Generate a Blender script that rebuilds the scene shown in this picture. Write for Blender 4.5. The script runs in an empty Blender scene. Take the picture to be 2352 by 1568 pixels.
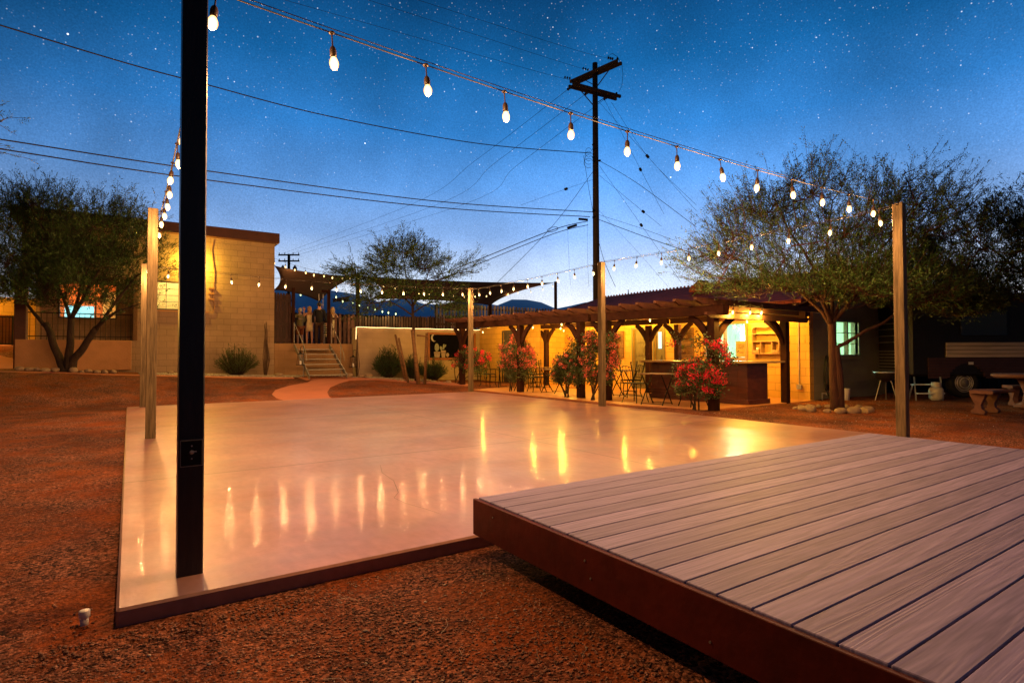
import bpy, math, random
import numpy as np
from math import sin, cos, pi, radians as R
from mathutils import Vector, Matrix
random.seed(7); rng = np.random.default_rng(7)
sc = bpy.context.scene
col = sc.collection

# ------------------------------------------------------------------ camera
F_, PI_, RO_, YA_ = 1311.27, .0227, -.0028, .5902
fw = Vector((sin(YA_)*cos(PI_), cos(YA_)*cos(PI_), sin(PI_)))
r0 = Vector((cos(YA_), -sin(YA_), 0)); u0 = r0.cross(fw)
rt = r0*cos(RO_)+u0*sin(RO_); up = -r0*sin(RO_)+u0*cos(RO_)
CAM = Vector((0, 0, 1.15))
cam = bpy.data.objects.new('camera', bpy.data.cameras.new('camera')); col.objects.link(cam)
m = Matrix((rt, up, -fw)).transposed().to_4x4(); m.translation = CAM
cam.matrix_world = m
cam.data.sensor_width = 36; cam.data.lens = 36*F_/2352
cam.data.clip_start = .05; cam.data.clip_end = 6000
sc.camera = cam
FH = Vector((fw.x, fw.y, 0)).normalized(); RH = Vector((FH.y, -FH.x, 0))
def ray(px, py): return fw+rt*((px-1176)/F_)+up*((784-py)/F_)
def atD(px, py, d): return CAM+ray(px, py)*d                    # point at depth d
def atY(px, py, y): v = ray(px, py); return CAM+v*(y/v.y)
def atX(px, py, x): v = ray(px, py); return CAM+v*(x/v.x)
def camxy(cx, d, z=0): return Vector((RH.x*cx+FH.x*d, RH.y*cx+FH.y*d, z))

# ------------------------------------------------------------------ world: dusk sky with stars
W = bpy.data.worlds.new('World'); sc.world = W; W.use_nodes = True
nt = W.node_tree; N = nt.nodes; L = nt.links; N.clear()
def nd(t, **k):
    n = N.new(t)
    for a, b in k.items(): setattr(n, a, b)
    return n
def mth(op, a, b=None, c=None, clamp=False):
    n = nd('ShaderNodeMath', operation=op); n.use_clamp = clamp
    for i, v in enumerate((a, b, c)):
        if v is None: continue
        if isinstance(v, (int, float)): n.inputs[i].default_value = v
        else: L.new(v, n.inputs[i])
    return n.outputs[0]
tc = nd('ShaderNodeTexCoord'); sep = nd('ShaderNodeSeparateXYZ'); L.new(tc.outputs['Generated'], sep.inputs[0])
ramp = nd('ShaderNodeValToRGB'); L.new(sep.outputs[2], ramp.inputs[0])
st = [(0, (1.15, 1.12, 1.1)), (.07, (1.05, 1.06, 1.1)), (.13, (.66, .80, 1.04)), (.20, (.28, .49, .92)), (.28, (.125, .365, .86)),
      (.36, (.038, .250, .70)), (.45, (.009, .135, .40)), (.54, (.004, .066, .21)), (1, (.001, .012, .05))]
e = ramp.color_ramp.elements
while len(e) < len(st): e.new(.5)
for i, (p, c) in enumerate(st): e[i].position = p; e[i].color = (*c, 1)
az = nd('ShaderNodeVectorMath', operation='DOT_PRODUCT'); L.new(tc.outputs['Generated'], az.inputs[0])
gd = camxy(.22, 1).normalized(); az.inputs[1].default_value = gd
azf = nd('ShaderNodeMapRange'); L.new(az.outputs['Value'], azf.inputs[0])
for i, v in ((1, .1), (2, 1), (3, .06), (4, 1.08)): azf.inputs[i].default_value = v
nz = nd('ShaderNodeTexNoise'); nz.inputs['Scale'].default_value = 5; nz.inputs['Detail'].default_value = 4
L.new(tc.outputs['Generated'], nz.inputs[0])
nzr = nd('ShaderNodeMapRange'); L.new(nz.outputs[0], nzr.inputs[0]); nzr.inputs[1].default_value = .3; nzr.inputs[2].default_value = .7; nzr.inputs[3].default_value = .76; nzr.inputs[4].default_value = 1.22
sm = nd('ShaderNodeMix', data_type='RGBA', blend_type='MULTIPLY'); sm.inputs[0].default_value = 1
L.new(ramp.outputs[0], sm.inputs[6]); L.new(mth('MULTIPLY', azf.outputs[0], nzr.outputs[0]), sm.inputs[7])
def stars(scale, rad, keep, gain):
    v = nd('ShaderNodeTexVoronoi'); v.inputs['Scale'].default_value = scale; L.new(tc.outputs['Generated'], v.inputs['Vector'])
    s = nd('ShaderNodeSeparateColor'); L.new(v.outputs['Color'], s.inputs[0])
    f = mth('SUBTRACT', 1, mth('DIVIDE', v.outputs['Distance'], rad), clamp=True)
    k = mth('GREATER_THAN', s.outputs[0], 1-keep)
    b = mth('POWER', s.outputs[1], 3)
    return mth('MULTIPLY', mth('MULTIPLY', mth('POWER', f, .7), k), mth('MULTIPLY', mth('ADD', b, .10), gain))
sum_ = mth('ADD', mth('ADD', stars(210, .20, .7, .42), stars(110, .115, .7, 1.0)), stars(45, .06, .35, 3.0))
fade = nd('ShaderNodeMapRange'); L.new(sep.outputs[2], fade.inputs[0]); fade.inputs[1].default_value = .1; fade.inputs[2].default_value = .42
sum_ = mth('MULTIPLY', sum_, fade.outputs[0])
add = nd('ShaderNodeMix', data_type='RGBA', blend_type='ADD'); add.inputs[0].default_value = 1
gr = nd('ShaderNodeTexNoise'); gr.inputs['Scale'].default_value = 480; gr.inputs['Detail'].default_value = 2; L.new(tc.outputs['Generated'], gr.inputs[0])
grr = nd('ShaderNodeMapRange'); L.new(gr.outputs[0], grr.inputs[0]); grr.inputs[1].default_value = .3; grr.inputs[2].default_value = .7; grr.inputs[3].default_value = .86; grr.inputs[4].default_value = 1.14
gm_ = nd('ShaderNodeMix', data_type='RGBA', blend_type='MULTIPLY'); gm_.inputs[0].default_value = 1; L.new(sm.outputs[2], gm_.inputs[6]); L.new(grr.outputs[0], gm_.inputs[7])
L.new(gm_.outputs[2], add.inputs[6]); L.new(sum_, add.inputs[7])
bg = nd('ShaderNodeBackground'); L.new(add.outputs[2], bg.inputs[0]); bg.inputs[1].default_value = 1.0
wo = nd('ShaderNodeOutputWorld'); L.new(bg.outputs[0], wo.inputs[0])
sc.view_settings.view_transform = 'Standard'; sc.view_settings.look = 'None'
sc.view_settings.exposure = 0; sc.view_settings.gamma = 1
try: sc.cycles.sample_clamp_indirect = 4
except Exception: pass

# ------------------------------------------------------------------ materials
def newmat(name):
    mt = bpy.data.materials.new(name); mt.use_nodes = True
    t = mt.node_tree; b = t.nodes['Principled BSDF']
    return mt, t, b
def hx(c, k): return tuple(max(0, min(1, v*k)) for v in c)+(1,)
def mat(name, c, rough=.6, var=.25, scale=6, stretch=(1, 1, 1), bump=0, bscale=None, metal=0, spec=.5, island=False, c2=None, coat=0):
    mt, t, b = newmat(name); n = t.nodes; l = t.links
    tcn = n.new('ShaderNodeTexCoord'); mp = n.new('ShaderNodeMapping'); mp.inputs['Scale'].default_value = stretch
    l.new(tcn.outputs['Object'], mp.inputs[0])
    no = n.new('ShaderNodeTexNoise'); no.inputs['Scale'].default_value = scale; no.inputs['Detail'].default_value = 6
    no.inputs['Roughness'].default_value = .65
    l.new(mp.outputs[0], no.inputs['Vector'])
    rp = n.new('ShaderNodeValToRGB'); l.new(no.outputs[0], rp.inputs[0])
    rp.color_ramp.elements[0].position = .3; rp.color_ramp.elements[1].position = .7
    rp.color_ramp.elements[0].color = hx(c, 1-var); rp.color_ramp.elements[1].color = hx(c2 or c, 1+var)
    out = rp.outputs[0]
    if island:
        g = n.new('ShaderNodeNewGeometry'); mr = n.new('ShaderNodeMapRange'); l.new(g.outputs['Random Per Island'], mr.inputs[0])
        mr.inputs[3].default_value = 1-island; mr.inputs[4].default_value = 1+island
        mx = n.new('ShaderNodeMix'); mx.data_type = 'RGBA'; mx.blend_type = 'MULTIPLY'; mx.inputs[0].default_value = 1
        l.new(out, mx.inputs[6]); l.new(mr.outputs[0], mx.inputs[7]); out = mx.outputs[2]
    l.new(out, b.inputs['Base Color'])
    b.inputs['Roughness'].default_value = rough; b.inputs['Metallic'].default_value = metal
    b.inputs['Specular IOR Level'].default_value = spec; b.inputs['Coat Weight'].default_value = coat
    if bump:
        n2 = n.new('ShaderNodeTexNoise'); n2.inputs['Scale'].default_value = bscale or scale*3; n2.inputs['Detail'].default_value = 5
        l.new(mp.outputs[0], n2.inputs['Vector'])
        bp = n.new('ShaderNodeBump'); bp.inputs['Strength'].default_value = bump; bp.inputs['Distance'].default_value = .02
        l.new(n2.outputs[0], bp.inputs['Height']); l.new(bp.outputs[0], b.inputs['Normal'])
    return mt
def emis(name, c, s, sampling='AUTO'):
    mt, t, b = newmat(name)
    b.inputs['Base Color'].default_value = (0.02, .02, .02, 1)
    b.inputs['Emission Color'].default_value = (*c, 1); b.inputs['Emission Strength'].default_value = s
    try: mt.cycles.emission_sampling = sampling
    except Exception: pass
    return mt
def bulbmat(name, core, rim, s):
    mt = emis(name, core, s, 'NONE'); t = mt.node_tree; n = t.nodes; l = t.links
    lw = n.new('ShaderNodeLayerWeight'); lw.inputs['Blend'].default_value = .55
    cr_ = n.new('ShaderNodeValToRGB'); l.new(lw.outputs['Facing'], cr_.inputs[0]); e = cr_.color_ramp.elements
    e[0].position = .35; e[0].color = (*core, 1); e[1].position = .95; e[1].color = (*rim, 1)
    l.new(cr_.outputs[0], n['Principled BSDF'].inputs['Emission Color']); return mt
def block(name, c, bw=.4, bh=.2, mort=.008, var=.16, bump=.5, mk=.72, patch=.9):
    mt, t, b = newmat(name); n = t.nodes; l = t.links
    tcn = n.new('ShaderNodeTexCoord'); s = n.new('ShaderNodeSeparateXYZ'); l.new(tcn.outputs['Object'], s.inputs[0])
    ad = n.new('ShaderNodeMath'); l.new(s.outputs[0], ad.inputs[0]); l.new(s.outputs[1], ad.inputs[1])
    cb = n.new('ShaderNodeCombineXYZ'); l.new(ad.outputs[0], cb.inputs[0]); l.new(s.outputs[2], cb.inputs[1])
    br = n.new('ShaderNodeTexBrick'); l.new(cb.outputs[0], br.inputs['Vector']); br.inputs['Scale'].default_value = 1
    br.inputs['Brick Width'].default_value = bw; br.inputs['Row Height'].default_value = bh; br.inputs['Mortar Size'].default_value = mort
    br.inputs['Mortar Smooth'].default_value = .5
    br.inputs['Color1'].default_value = hx(c, 1.05); br.inputs['Color2'].default_value = hx(c, .93); br.inputs['Mortar'].default_value = hx(c, mk)
    no = n.new('ShaderNodeTexNoise'); no.inputs['Scale'].default_value = patch; no.inputs['Detail'].default_value = 7; l.new(tcn.outputs['Object'], no.inputs[0])
    mr = n.new('ShaderNodeMapRange'); l.new(no.outputs[0], mr.inputs[0]); mr.inputs[1].default_value = .3; mr.inputs[2].default_value = .7
    mr.inputs[3].default_value = 1-var; mr.inputs[4].default_value = 1+var
    mx = n.new('ShaderNodeMix'); mx.data_type = 'RGBA'; mx.blend_type = 'MULTIPLY'; mx.inputs[0].default_value = 1
    l.new(br.outputs[0], mx.inputs[6]); l.new(mr.outputs[0], mx.inputs[7]); l.new(mx.outputs[2], b.inputs['Base Color'])
    n3 = n.new('ShaderNodeTexNoise'); n3.inputs['Scale'].default_value = 22; l.new(tcn.outputs['Object'], n3.inputs[0])
    h = n.new('ShaderNodeMath'); h.operation = 'MULTIPLY_ADD'; l.new(br.outputs['Fac'], h.inputs[0]); h.inputs[1].default_value = -.8; l.new(n3.outputs[0], h.inputs[2])
    bp = n.new('ShaderNodeBump'); bp.inputs['Strength'].default_value = bump; bp.inputs['Distance'].default_value = .012
    l.new(h.outputs[0], bp.inputs['Height']); l.new(bp.outputs[0], b.inputs['Normal'])
    b.inputs['Roughness'].default_value = .75; b.inputs['Specular IOR Level'].default_value = .3
    return mt
def ground_mat():
    mt, t, b = newmat('red_dirt'); n = t.nodes; l = t.links
    tcn = n.new('ShaderNodeTexCoord')
    def noise(s, d=6, r=.6):
        q = n.new('ShaderNodeTexNoise'); q.inputs['Scale'].default_value = s; q.inputs['Detail'].default_value = d; q.inputs['Roughness'].default_value = r
        l.new(tcn.outputs['Object'], q.inputs[0]); return q.outputs[0]
    def ramp_(i, a, bb, p0=.35, p1=.65):
        q = n.new('ShaderNodeValToRGB'); l.new(i, q.inputs[0]); q.color_ramp.elements[0].position = p0; q.color_ramp.elements[1].position = p1
        q.color_ramp.elements[0].color = (*a, 1); q.color_ramp.elements[1].color = (*bb, 1); return q.outputs[0]
    a = ramp_(noise(.9), (.175, .040, .009), (.31, .088, .021))
    v = n.new('ShaderNodeTexVoronoi'); v.inputs['Scale'].default_value = 75; l.new(tcn.outputs['Object'], v.inputs['Vector'])
    sc_ = n.new('ShaderNodeSeparateColor'); l.new(v.outputs['Color'], sc_.inputs[0])
    g = ramp_(sc_.outputs[0], (.012, .004, .004), (.36, .155, .095), .15, .95)
    fmask = ramp_(noise(1.6, 8, .72), (0, 0, 0), (1, 1, 1), .38, .56)
    mx = n.new('ShaderNodeMix'); mx.data_type = 'RGBA'; mx.inputs[0].default_value = .5
    mm = n.new('ShaderNodeMath'); mm.operation = 'MULTIPLY'; mm.inputs[1].default_value = .95
    l.new(fmask, mm.inputs[0]); l.new(mm.outputs[0], mx.inputs[0]); l.new(a, mx.inputs[6]); l.new(g, mx.inputs[7])
    m2 = n.new('ShaderNodeMix'); m2.data_type = 'RGBA'; m2.blend_type = 'MULTIPLY'; m2.inputs[0].default_value = 1
    l.new(mx.outputs[2], m2.inputs[6]); l.new(ramp_(noise(38, 4), (.45, .45, .45), (1.35, 1.3, 1.3), .36, .62), m2.inputs[7])
    m4 = n.new('ShaderNodeMix'); m4.data_type = 'RGBA'; m4.blend_type = 'MULTIPLY'; m4.inputs[0].default_value = 1
    l.new(m2.outputs[2], m4.inputs[6]); l.new(ramp_(noise(.55, 4), (.55, .52, .55), (1.3, 1.3, 1.25), .35, .62), m4.inputs[7])
    l.new(m4.outputs[2], b.inputs['Base Color'])
    s1 = n.new('ShaderNodeMath'); s1.operation = 'ADD'; l.new(noise(45, 6, .7), s1.inputs[0])
    s2 = n.new('ShaderNodeMath'); s2.operation = 'MULTIPLY'; l.new(noise(5, 5), s2.inputs[0]); s2.inputs[1].default_value = 4
    l.new(s2.outputs[0], s1.inputs[1])
    s3 = n.new('ShaderNodeMath'); s3.operation = 'MULTIPLY_ADD'; l.new(v.outputs['Distance'], s3.inputs[0]); s3.inputs[1].default_value = -.7; l.new(s1.outputs[0], s3.inputs[2])
    bp = n.new('ShaderNodeBump'); bp.inputs['Strength'].default_value = .65; bp.inputs['Distance'].default_value = .02
    l.new(s3.outputs[0], bp.inputs['Height']); l.new(bp.outputs[0], b.inputs['Normal'])
    b.inputs['Roughness'].default_value = .95; b.inputs['Specular IOR Level'].default_value = .15
    return mt
def slab_mat():
    mt, t, b = newmat('polished_concrete'); n = t.nodes; l = t.links
    tcn = n.new('ShaderNodeTexCoord')
    def noise(s, d=6, st=(1, 1, 1), dist=0):
        mp = n.new('ShaderNodeMapping'); mp.inputs['Scale'].default_value = st; l.new(tcn.outputs['Object'], mp.inputs[0])
        q = n.new('ShaderNodeTexNoise'); q.inputs['Scale'].default_value = s; q.inputs['Detail'].default_value = d; q.inputs['Distortion'].default_value = dist
        l.new(mp.outputs[0], q.inputs[0]); return q.outputs[0]
    def ramp_(i, a, bb, p0=.35, p1=.65):
        q = n.new('ShaderNodeValToRGB'); l.new(i, q.inputs[0]); q.color_ramp.elements[0].position = p0; q.color_ramp.elements[1].position = p1
        q.color_ramp.elements[0].color = (*a, 1); q.color_ramp.elements[1].color = (*bb, 1); return q.outputs[0]
    def mul(a, bb, f=1.0):
        q = n.new('ShaderNodeMix'); q.data_type = 'RGBA'; q.blend_type = 'MULTIPLY'; q.inputs[0].default_value = f; l.new(a, q.inputs[6]); l.new(bb, q.inputs[7]); return q.outputs[2]
    c = ramp_(noise(.8, 8, dist=.2), (.34, .165, .128), (.49, .272, .225), .25, .75)
    c = mul(c, ramp_(noise(1.6, 10, (1, .6, 1), .1), (.74, .72, .72), (1.10, 1.09, 1.09), .2, .8))
    q = n.new('ShaderNodeMix'); q.data_type = 'RGBA'; q.blend_type = 'MIX'; k9 = n.new('ShaderNodeMapRange'); l.new(noise(1.1, 9, (1, 2.2, 1)), k9.inputs[0]); k9.inputs[1].default_value = .46; k9.inputs[2].default_value = .72; k9.inputs[4].default_value = .75
    l.new(k9.outputs[0], q.inputs[0]); l.new(c, q.inputs[6]); q.inputs[7].default_value = (.29, .185, .180, 1); c = q.outputs[2]
    k8 = n.new('ShaderNodeMapRange'); l.new(noise(14, 9, (1.2, .5, 1)), k8.inputs[0]); k8.inputs[1].default_value = .3; k8.inputs[2].default_value = .7; k8.inputs[3].default_value = .88; k8.inputs[4].default_value = 1.1; c = mul(c, k8.outputs[0])
    c = mul(c, ramp_(noise(.35, 3), (.86, .86, .87), (1.08, 1.06, 1.05)))
    def bp2n():
        q = n.new('ShaderNodeBump'); q.inputs['Strength'].default_value = .36; q.inputs['Distance'].default_value = .010; l.new(noise(6, 5, (1, 1.6, 1)), q.inputs['Height'])
        q2 = n.new('ShaderNodeBump'); q2.inputs['Strength'].default_value = .14; q2.inputs['Distance'].default_value = .003; l.new(noise(24, 3), q2.inputs['Height']); l.new(q.outputs[0], q2.inputs['Normal']); return q2.outputs[0]
    # saw joints
    s = n.new('ShaderNodeSeparateXYZ'); l.new(tcn.outputs['Object'], s.inputs[0])
    wob = noise(6, 3)
    last = None
    for ax, pos, w in ((1, 6.27, .019), (0, 4.5, .012), (1, 10.9, .022)):
        a1 = n.new('ShaderNodeMath'); a1.operation = 'SUBTRACT'; l.new(s.outputs[ax], a1.inputs[0]); a1.inputs[1].default_value = pos-.01
        a2 = n.new('ShaderNodeMath'); a2.operation = 'MULTIPLY_ADD'; l.new(wob, a2.inputs[0]); a2.inputs[1].default_value = -.02; l.new(a1.outputs[0], a2.inputs[2])
        a3 = n.new('ShaderNodeMath'); a3.operation = 'ABSOLUTE'; l.new(a2.outputs[0], a3.inputs[0])
        a4 = n.new('ShaderNodeMath'); a4.operation = 'LESS_THAN'; l.new(a3.outputs[0], a4.inputs[0]); a4.inputs[1].default_value = w
        if last is None: last = a4.outputs[0]
        else:
            q = n.new('ShaderNodeMath'); q.operation = 'MAXIMUM'; l.new(last, q.inputs[0]); l.new(a4.outputs[0], q.inputs[1]); last = q.outputs[0]
    jm = n.new('ShaderNodeMath'); jm.operation = 'MULTIPLY'; jm.inputs[1].default_value = .75; l.new(last, jm.inputs[0])
    jx = n.new('ShaderNodeMix'); jx.data_type = 'RGBA'; l.new(jm.outputs[0], jx.inputs[0]); l.new(c, jx.inputs[6]); jx.inputs[7].default_value = (.12, .08, .06, 1)
    l.new(jx.outputs[2], b.inputs['Base Color'])
    rm = n.new('ShaderNodeMapRange'); l.new(noise(1.1, 5), rm.inputs[0]); rm.inputs[1].default_value = .2; rm.inputs[2].default_value = .8; rm.inputs[3].default_value = .30; rm.inputs[4].default_value = .52; l.new(rm.outputs[0], b.inputs['Roughness'])
    b.inputs['Specular IOR Level'].default_value = .45; b.inputs['Coat Weight'].default_value = .16; b.inputs['Coat Roughness'].default_value = .05; l.new(bp2n(), b.inputs['Coat Normal'])
    bp = n.new('ShaderNodeBump'); bp.inputs['Strength'].default_value = .34; bp.inputs['Distance'].default_value = .012
    l.new(noise(5, 3), bp.inputs['Height'])
    bp2 = n.new('ShaderNodeBump'); bp2.inputs['Strength'].default_value = .10; bp2.inputs['Distance'].default_value = .006
    l.new(noise(40, 4), bp2.inputs['Height']); l.new(bp.outputs[0], bp2.inputs['Normal']); l.new(bp2.outputs[0], b.inputs['Normal'])
    return mt
def deck_mat():
    mt, t, b = newmat('composite_decking'); n = t.nodes; l = t.links
    tcn = n.new('ShaderNodeTexCoord'); g = n.new('ShaderNodeNewGeometry')
    cb = n.new('ShaderNodeCombineXYZ'); k = n.new('ShaderNodeMath'); k.operation = 'MULTIPLY'; k.inputs[1].default_value = 37
    l.new(g.outputs['Random Per Island'], k.inputs[0]); l.new(k.outputs[0], cb.inputs[0]); l.new(k.outputs[0], cb.inputs[2])
    va = n.new('ShaderNodeVectorMath'); l.new(tcn.outputs['Object'], va.inputs[0]); l.new(cb.outputs[0], va.inputs[1])
    mp = n.new('ShaderNodeMapping'); mp.inputs['Scale'].default_value = (.28, 6, 1); l.new(va.outputs[0], mp.inputs[0])
    no = n.new('ShaderNodeTexNoise'); no.inputs['Scale'].default_value = 1.3; no.inputs['Detail'].default_value = 3; no.inputs['Distortion'].default_value = .7; l.new(mp.outputs[0], no.inputs[0])
    wv = n.new('ShaderNodeMath'); wv.operation = 'MULTIPLY'; wv.inputs[1].default_value = 60; l.new(no.outputs[0], wv.inputs[0])
    sn = n.new('ShaderNodeMath'); sn.operation = 'SINE'; l.new(wv.outputs[0], sn.inputs[0])
    mp2 = n.new('ShaderNodeMapping'); mp2.inputs['Scale'].default_value = (1.2, 26, 1); l.new(va.outputs[0], mp2.inputs[0])
    n2 = n.new('ShaderNodeTexNoise'); n2.inputs['Scale'].default_value = 3; n2.inputs['Detail'].default_value = 5; l.new(mp2.outputs[0], n2.inputs[0])
    rp = n.new('ShaderNodeValToRGB'); l.new(n2.outputs[0], rp.inputs[0]); rp.color_ramp.elements[0].position = .3; rp.color_ramp.elements[1].position = .72
    rp.color_ramp.elements[0].color = (.180, .160, .300, 1); rp.color_ramp.elements[1].color = (.300, .262, .48, 1)
    mr = n.new('ShaderNodeMapRange'); l.new(g.outputs['Random Per Island'], mr.inputs[0]); mr.inputs[3].default_value = .78; mr.inputs[4].default_value = 1.14
    m1 = n.new('ShaderNodeMix'); m1.data_type = 'RGBA'; m1.blend_type = 'MULTIPLY'; m1.inputs[0].default_value = 1; l.new(rp.outputs[0], m1.inputs[6]); l.new(mr.outputs[0], m1.inputs[7])
    m3 = n.new('ShaderNodeMapRange'); l.new(sn.outputs[0], m3.inputs[0]); m3.inputs[1].default_value = -1; m3.inputs[2].default_value = -.3; m3.inputs[3].default_value = .8; m3.inputs[4].default_value = 1
    m2 = n.new('ShaderNodeMix'); m2.data_type = 'RGBA'; m2.blend_type = 'MULTIPLY'; m2.inputs[0].default_value = .8; l.new(m1.outputs[2], m2.inputs[6]); l.new(m3.outputs[0], m2.inputs[7])
    l.new(m2.outputs[2], b.inputs['Base Color'])
    bp = n.new('ShaderNodeBump'); bp.inputs['Strength'].default_value = .25; bp.inputs['Distance'].default_value = .0015; l.new(sn.outputs[0], bp.inputs['Height']); l.new(bp.outputs[0], b.inputs['Normal'])
    b.inputs['Roughness'].default_value = .62; b.inputs['Specular IOR Level'].default_value = .3
    return mt

DIRT = ground_mat(); SLAB = slab_mat(); DECK = deck_mat()
REDPAINT = mat('dark_red_paint', (.085, .009, .004), .6, .35, 5, bump=.15, spec=.2)
POSTW = mat('weathered_post_wood', (.16, .120, .062), .85, .6, 5, (6, 6, .5), bump=.5, bscale=14)
POSTD = mat('dark_stained_post', (.018, .018, .024), .33, .3, 4, (5, 5, .6), bump=.2)
STUCCO = block('adobe_block', (.36, .255, .155), .42, .2, .009, .24, .7, .70)
STUCY = block('cream_block', (.60, .345, .070), .4, .2, .008, .14, .7, .66)
STUCP = mat('smooth_stucco', (.46, .24, .10), .85, .12, 2.5, bump=.3, bscale=30)
STUCG = block('grey_green_block', (.30, .28, .20), .4, .2, .005, .15, .4, .88)
ROPEW = block('pale_block', (.42, .32, .21), .45, .2, .006, .2, .45, .85)
TERRW = block('terrace_block', (.32, .19, .09), .45, .3, .008, .2, .4, .82)
FASCIA = mat('brown_fascia', (.07, .020, .010), .6, .25, 4)
ROOFM = block('dark_shingles', (.24, .052, .018), .22, .07, .012, .3, 1.0, .45, 3)
TIMBER = mat('stained_timber', (.030, .009, .004), .85, .4, 4, (1, 1, 1), bump=.35, bscale=20, spec=.15)
TIMB2 = mat('rafter_timber', (.062, .018, .007), .85, .4, 5, (1.5, 1, 1), bump=.3)
BARW = mat('dark_mahogany', (.075, .020, .010), .35, .5, 5, (1, .4, 2), bump=.1)
BARTOP = mat('varnished_bar_top', (.45, .30, .14), .2, .25, 6, (1, .3, 1))
OLDWOOD = mat('old_plank_wood', (.15, .075, .032), .75, .5, 7, (1, 1, 6), bump=.6, island=.3)
SHELFW = mat('pale_shelf_wood', (.34, .20, .085), .6, .2, 6)
DOORW = mat('green_brown_door', (.13, .105, .04), .55, .25, 6, (3, 3, .7), bump=.2)
DOORD = mat('dark_door', (.05, .035, .025), .5, .3, 5)
IRON = mat('black_wrought_iron', (.010, .009, .008), .6, .2, 10, spec=.2)
STEEL = mat('grey_steel', (.26, .25, .22), .45, .25, 12, metal=.4)
GALV = mat('galvanised_metal', (.5, .5, .5), .4, .2, 14, metal=.7)
CORD = mat('black_cord', (.02, .018, .016), .5, .2, 20)
WIRE = mat('wire_strand', (.10, .085, .07), .5, .2, 20)
CABLE = mat('cable_sheath', (.006, .006, .008), .6, .2, 20)
SOCK = mat('brown_socket', (.05, .03, .018), .45, .2, 30)
POLEM = mat('creosote_pole', (.022, .013, .010), .8, .4, 3, (4, 4, .4), bump=.3)
PICKD = mat('fence_boards', (.11, .062, .045), .85, .5, 5, (3, 3, .6), bump=.3, island=.6)
PICKG = mat('grey_fence_boards', (.22, .20, .20), .85, .5, 5, (3, 3, .6), bump=.3, island=.65)
GATEW = mat('dark_gate_wood', (.030, .011, .007), .7, .5, 5, (3, 3, .6), bump=.3, island=.4)
SAIL = mat('brown_shade_cloth', (.032, .012, .006), .9, .2, 4, bump=.1)
LEAFO = mat('olive_leaf', (.034, .084, .010), .6, .45, 1.6, island=.45)
LEAFD = mat('dark_leaf', (.024, .056, .010), .6, .45, 1.6, island=.45)
LEAFG = mat('bush_leaf', (.055, .085, .018), .55, .4, 3, island=.45)
BARK = mat('palo_verde_bark', (.034, .019, .010), .85, .5, 8, (1, 1, .4), bump=.8)
BARKR = mat('red_brown_bark', (.050, .015, .008), .85, .5, 7, (2, 2, .35), bump=1.0)
PINK = mat('coral_bracts', (.78, .15, .10), .6, .2, 6, island=.3)
RED = mat('crimson_bracts', (.85, .018, .06), .6, .25, 6, island=.3)
ROCK = mat('pale_boulder', (.27, .19, .125), .8, .35, 7, bump=.6, island=.25)
GRAV = mat('grey_pebbles', (.40, .35, .29), .85, .3, 9, island=.5)
GRAVD = mat('crushed_gravel', (.23, .115, .075), .9, .35, 9, island=.6)
PATHM = mat('pink_concrete', (.46, .16, .085), .7, .14, 1.4, bump=.2, bscale=30)
PATIO = mat('terracotta_patio', (.50, .22, .08), .38, .2, 2.2, bump=.2, bscale=6)
BLACKB = mat('chalkboard_slate', (.004, .004, .007), .95, .2, 5, spec=.05)
CHALK = mat('chalk_white', (.42, .42, .42), .9, .25, 30)
FRAMEW = mat('red_brown_frame', (.28, .09, .035), .6, .35, 8)
PVC = mat('white_pvc', (.75, .75, .73), .35, .05, 8)
TANK = mat('cream_tank_paint', (.55, .52, .42), .35, .12, 6)
RVL = mat('light_band_siding', (.66, .54, .44), .5, .2, 4, (.3, 1, 3))
RVD = mat('dark_siding', (.075, .036, .032), .4, .25, 5)
RVB = mat('black_body_paint', (.014, .012, .012), .5, .2, 4)
TYRE = mat('tyre_rubber', (.012, .012, .012), .85, .1, 9)
CHROME = mat('hubcap_metal', (.7, .68, .62), .35, .1, 9, metal=.3)
CONC = mat('cast_stone', (.15, .065, .05), .8, .25, 9, bump=.4)
MINT = mat('mint_wall', (.62, .82, .70), .6, .04, 3)
WHITEP = mat('white_panel', (.8, .82, .8), .4, .03, 3)
POSTER = mat('tan_poster_paper', (.50, .34, .10), .6, .08, 5)
INK = mat('dark_print', (.02, .02, .02), .6, .1, 5)
ORANGEW = mat('orange_interior_wall', (.60, .20, .05), .7, .2, 3)
SKIN = mat('skin', (.55, .30, .20), .55, .08, 12)
HAIRG = mat('white_hair', (.65, .58, .52), .7, .15, 40)
HAIRB = mat('blond_hair', (.45, .26, .12), .6, .2, 40)
HAIRD = mat('dark_hair', (.02, .014, .010), .6, .2, 40)
CL_BLK = mat('black_cloth', (.008, .007, .009), .85, .2, 12)
CL_BRN = mat('brown_trouser_cloth', (.055, .025, .014), .85, .2, 12)
CL_OLV = mat('olive_shirt_cloth', (.26, .19, .07), .85, .2, 12)
CL_ORG = mat('rust_shorts_cloth', (.36, .10, .025), .85, .2, 12)
CL_CRM = mat('cream_dress_cloth', (.70, .60, .36), .85, .1, 12)
TEAL = mat('teal_umbrella_cloth', (.16, .30, .34), .85, .15, 5)
HOSE = mat('black_hose', (.015, .016, .015), .4, .2, 10)
BULB = bulbmat('lit_bulb', (1, .74, .30), (.50, .15, .012), 3.4)
BULBY = bulbmat('lit_bulb_yellow', (1, .74, .28), (.50, .16, .01), 3.4)
BULBF = bulbmat('far_lit_bulb', (1, .70, .26), (.50, .15, .012), 3.4)
BULBG = emis('greenish_lit_bulb', (.75, .95, .40), 3, 'NONE')
ROPEL = emis('lit_rope_light', (1, .60, .24), 6)
HILLM = mat('haze_blue_hill', (.42, .70, .95), .95, .15, .004)  # distance haze is put into this pale blue base colour
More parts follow.
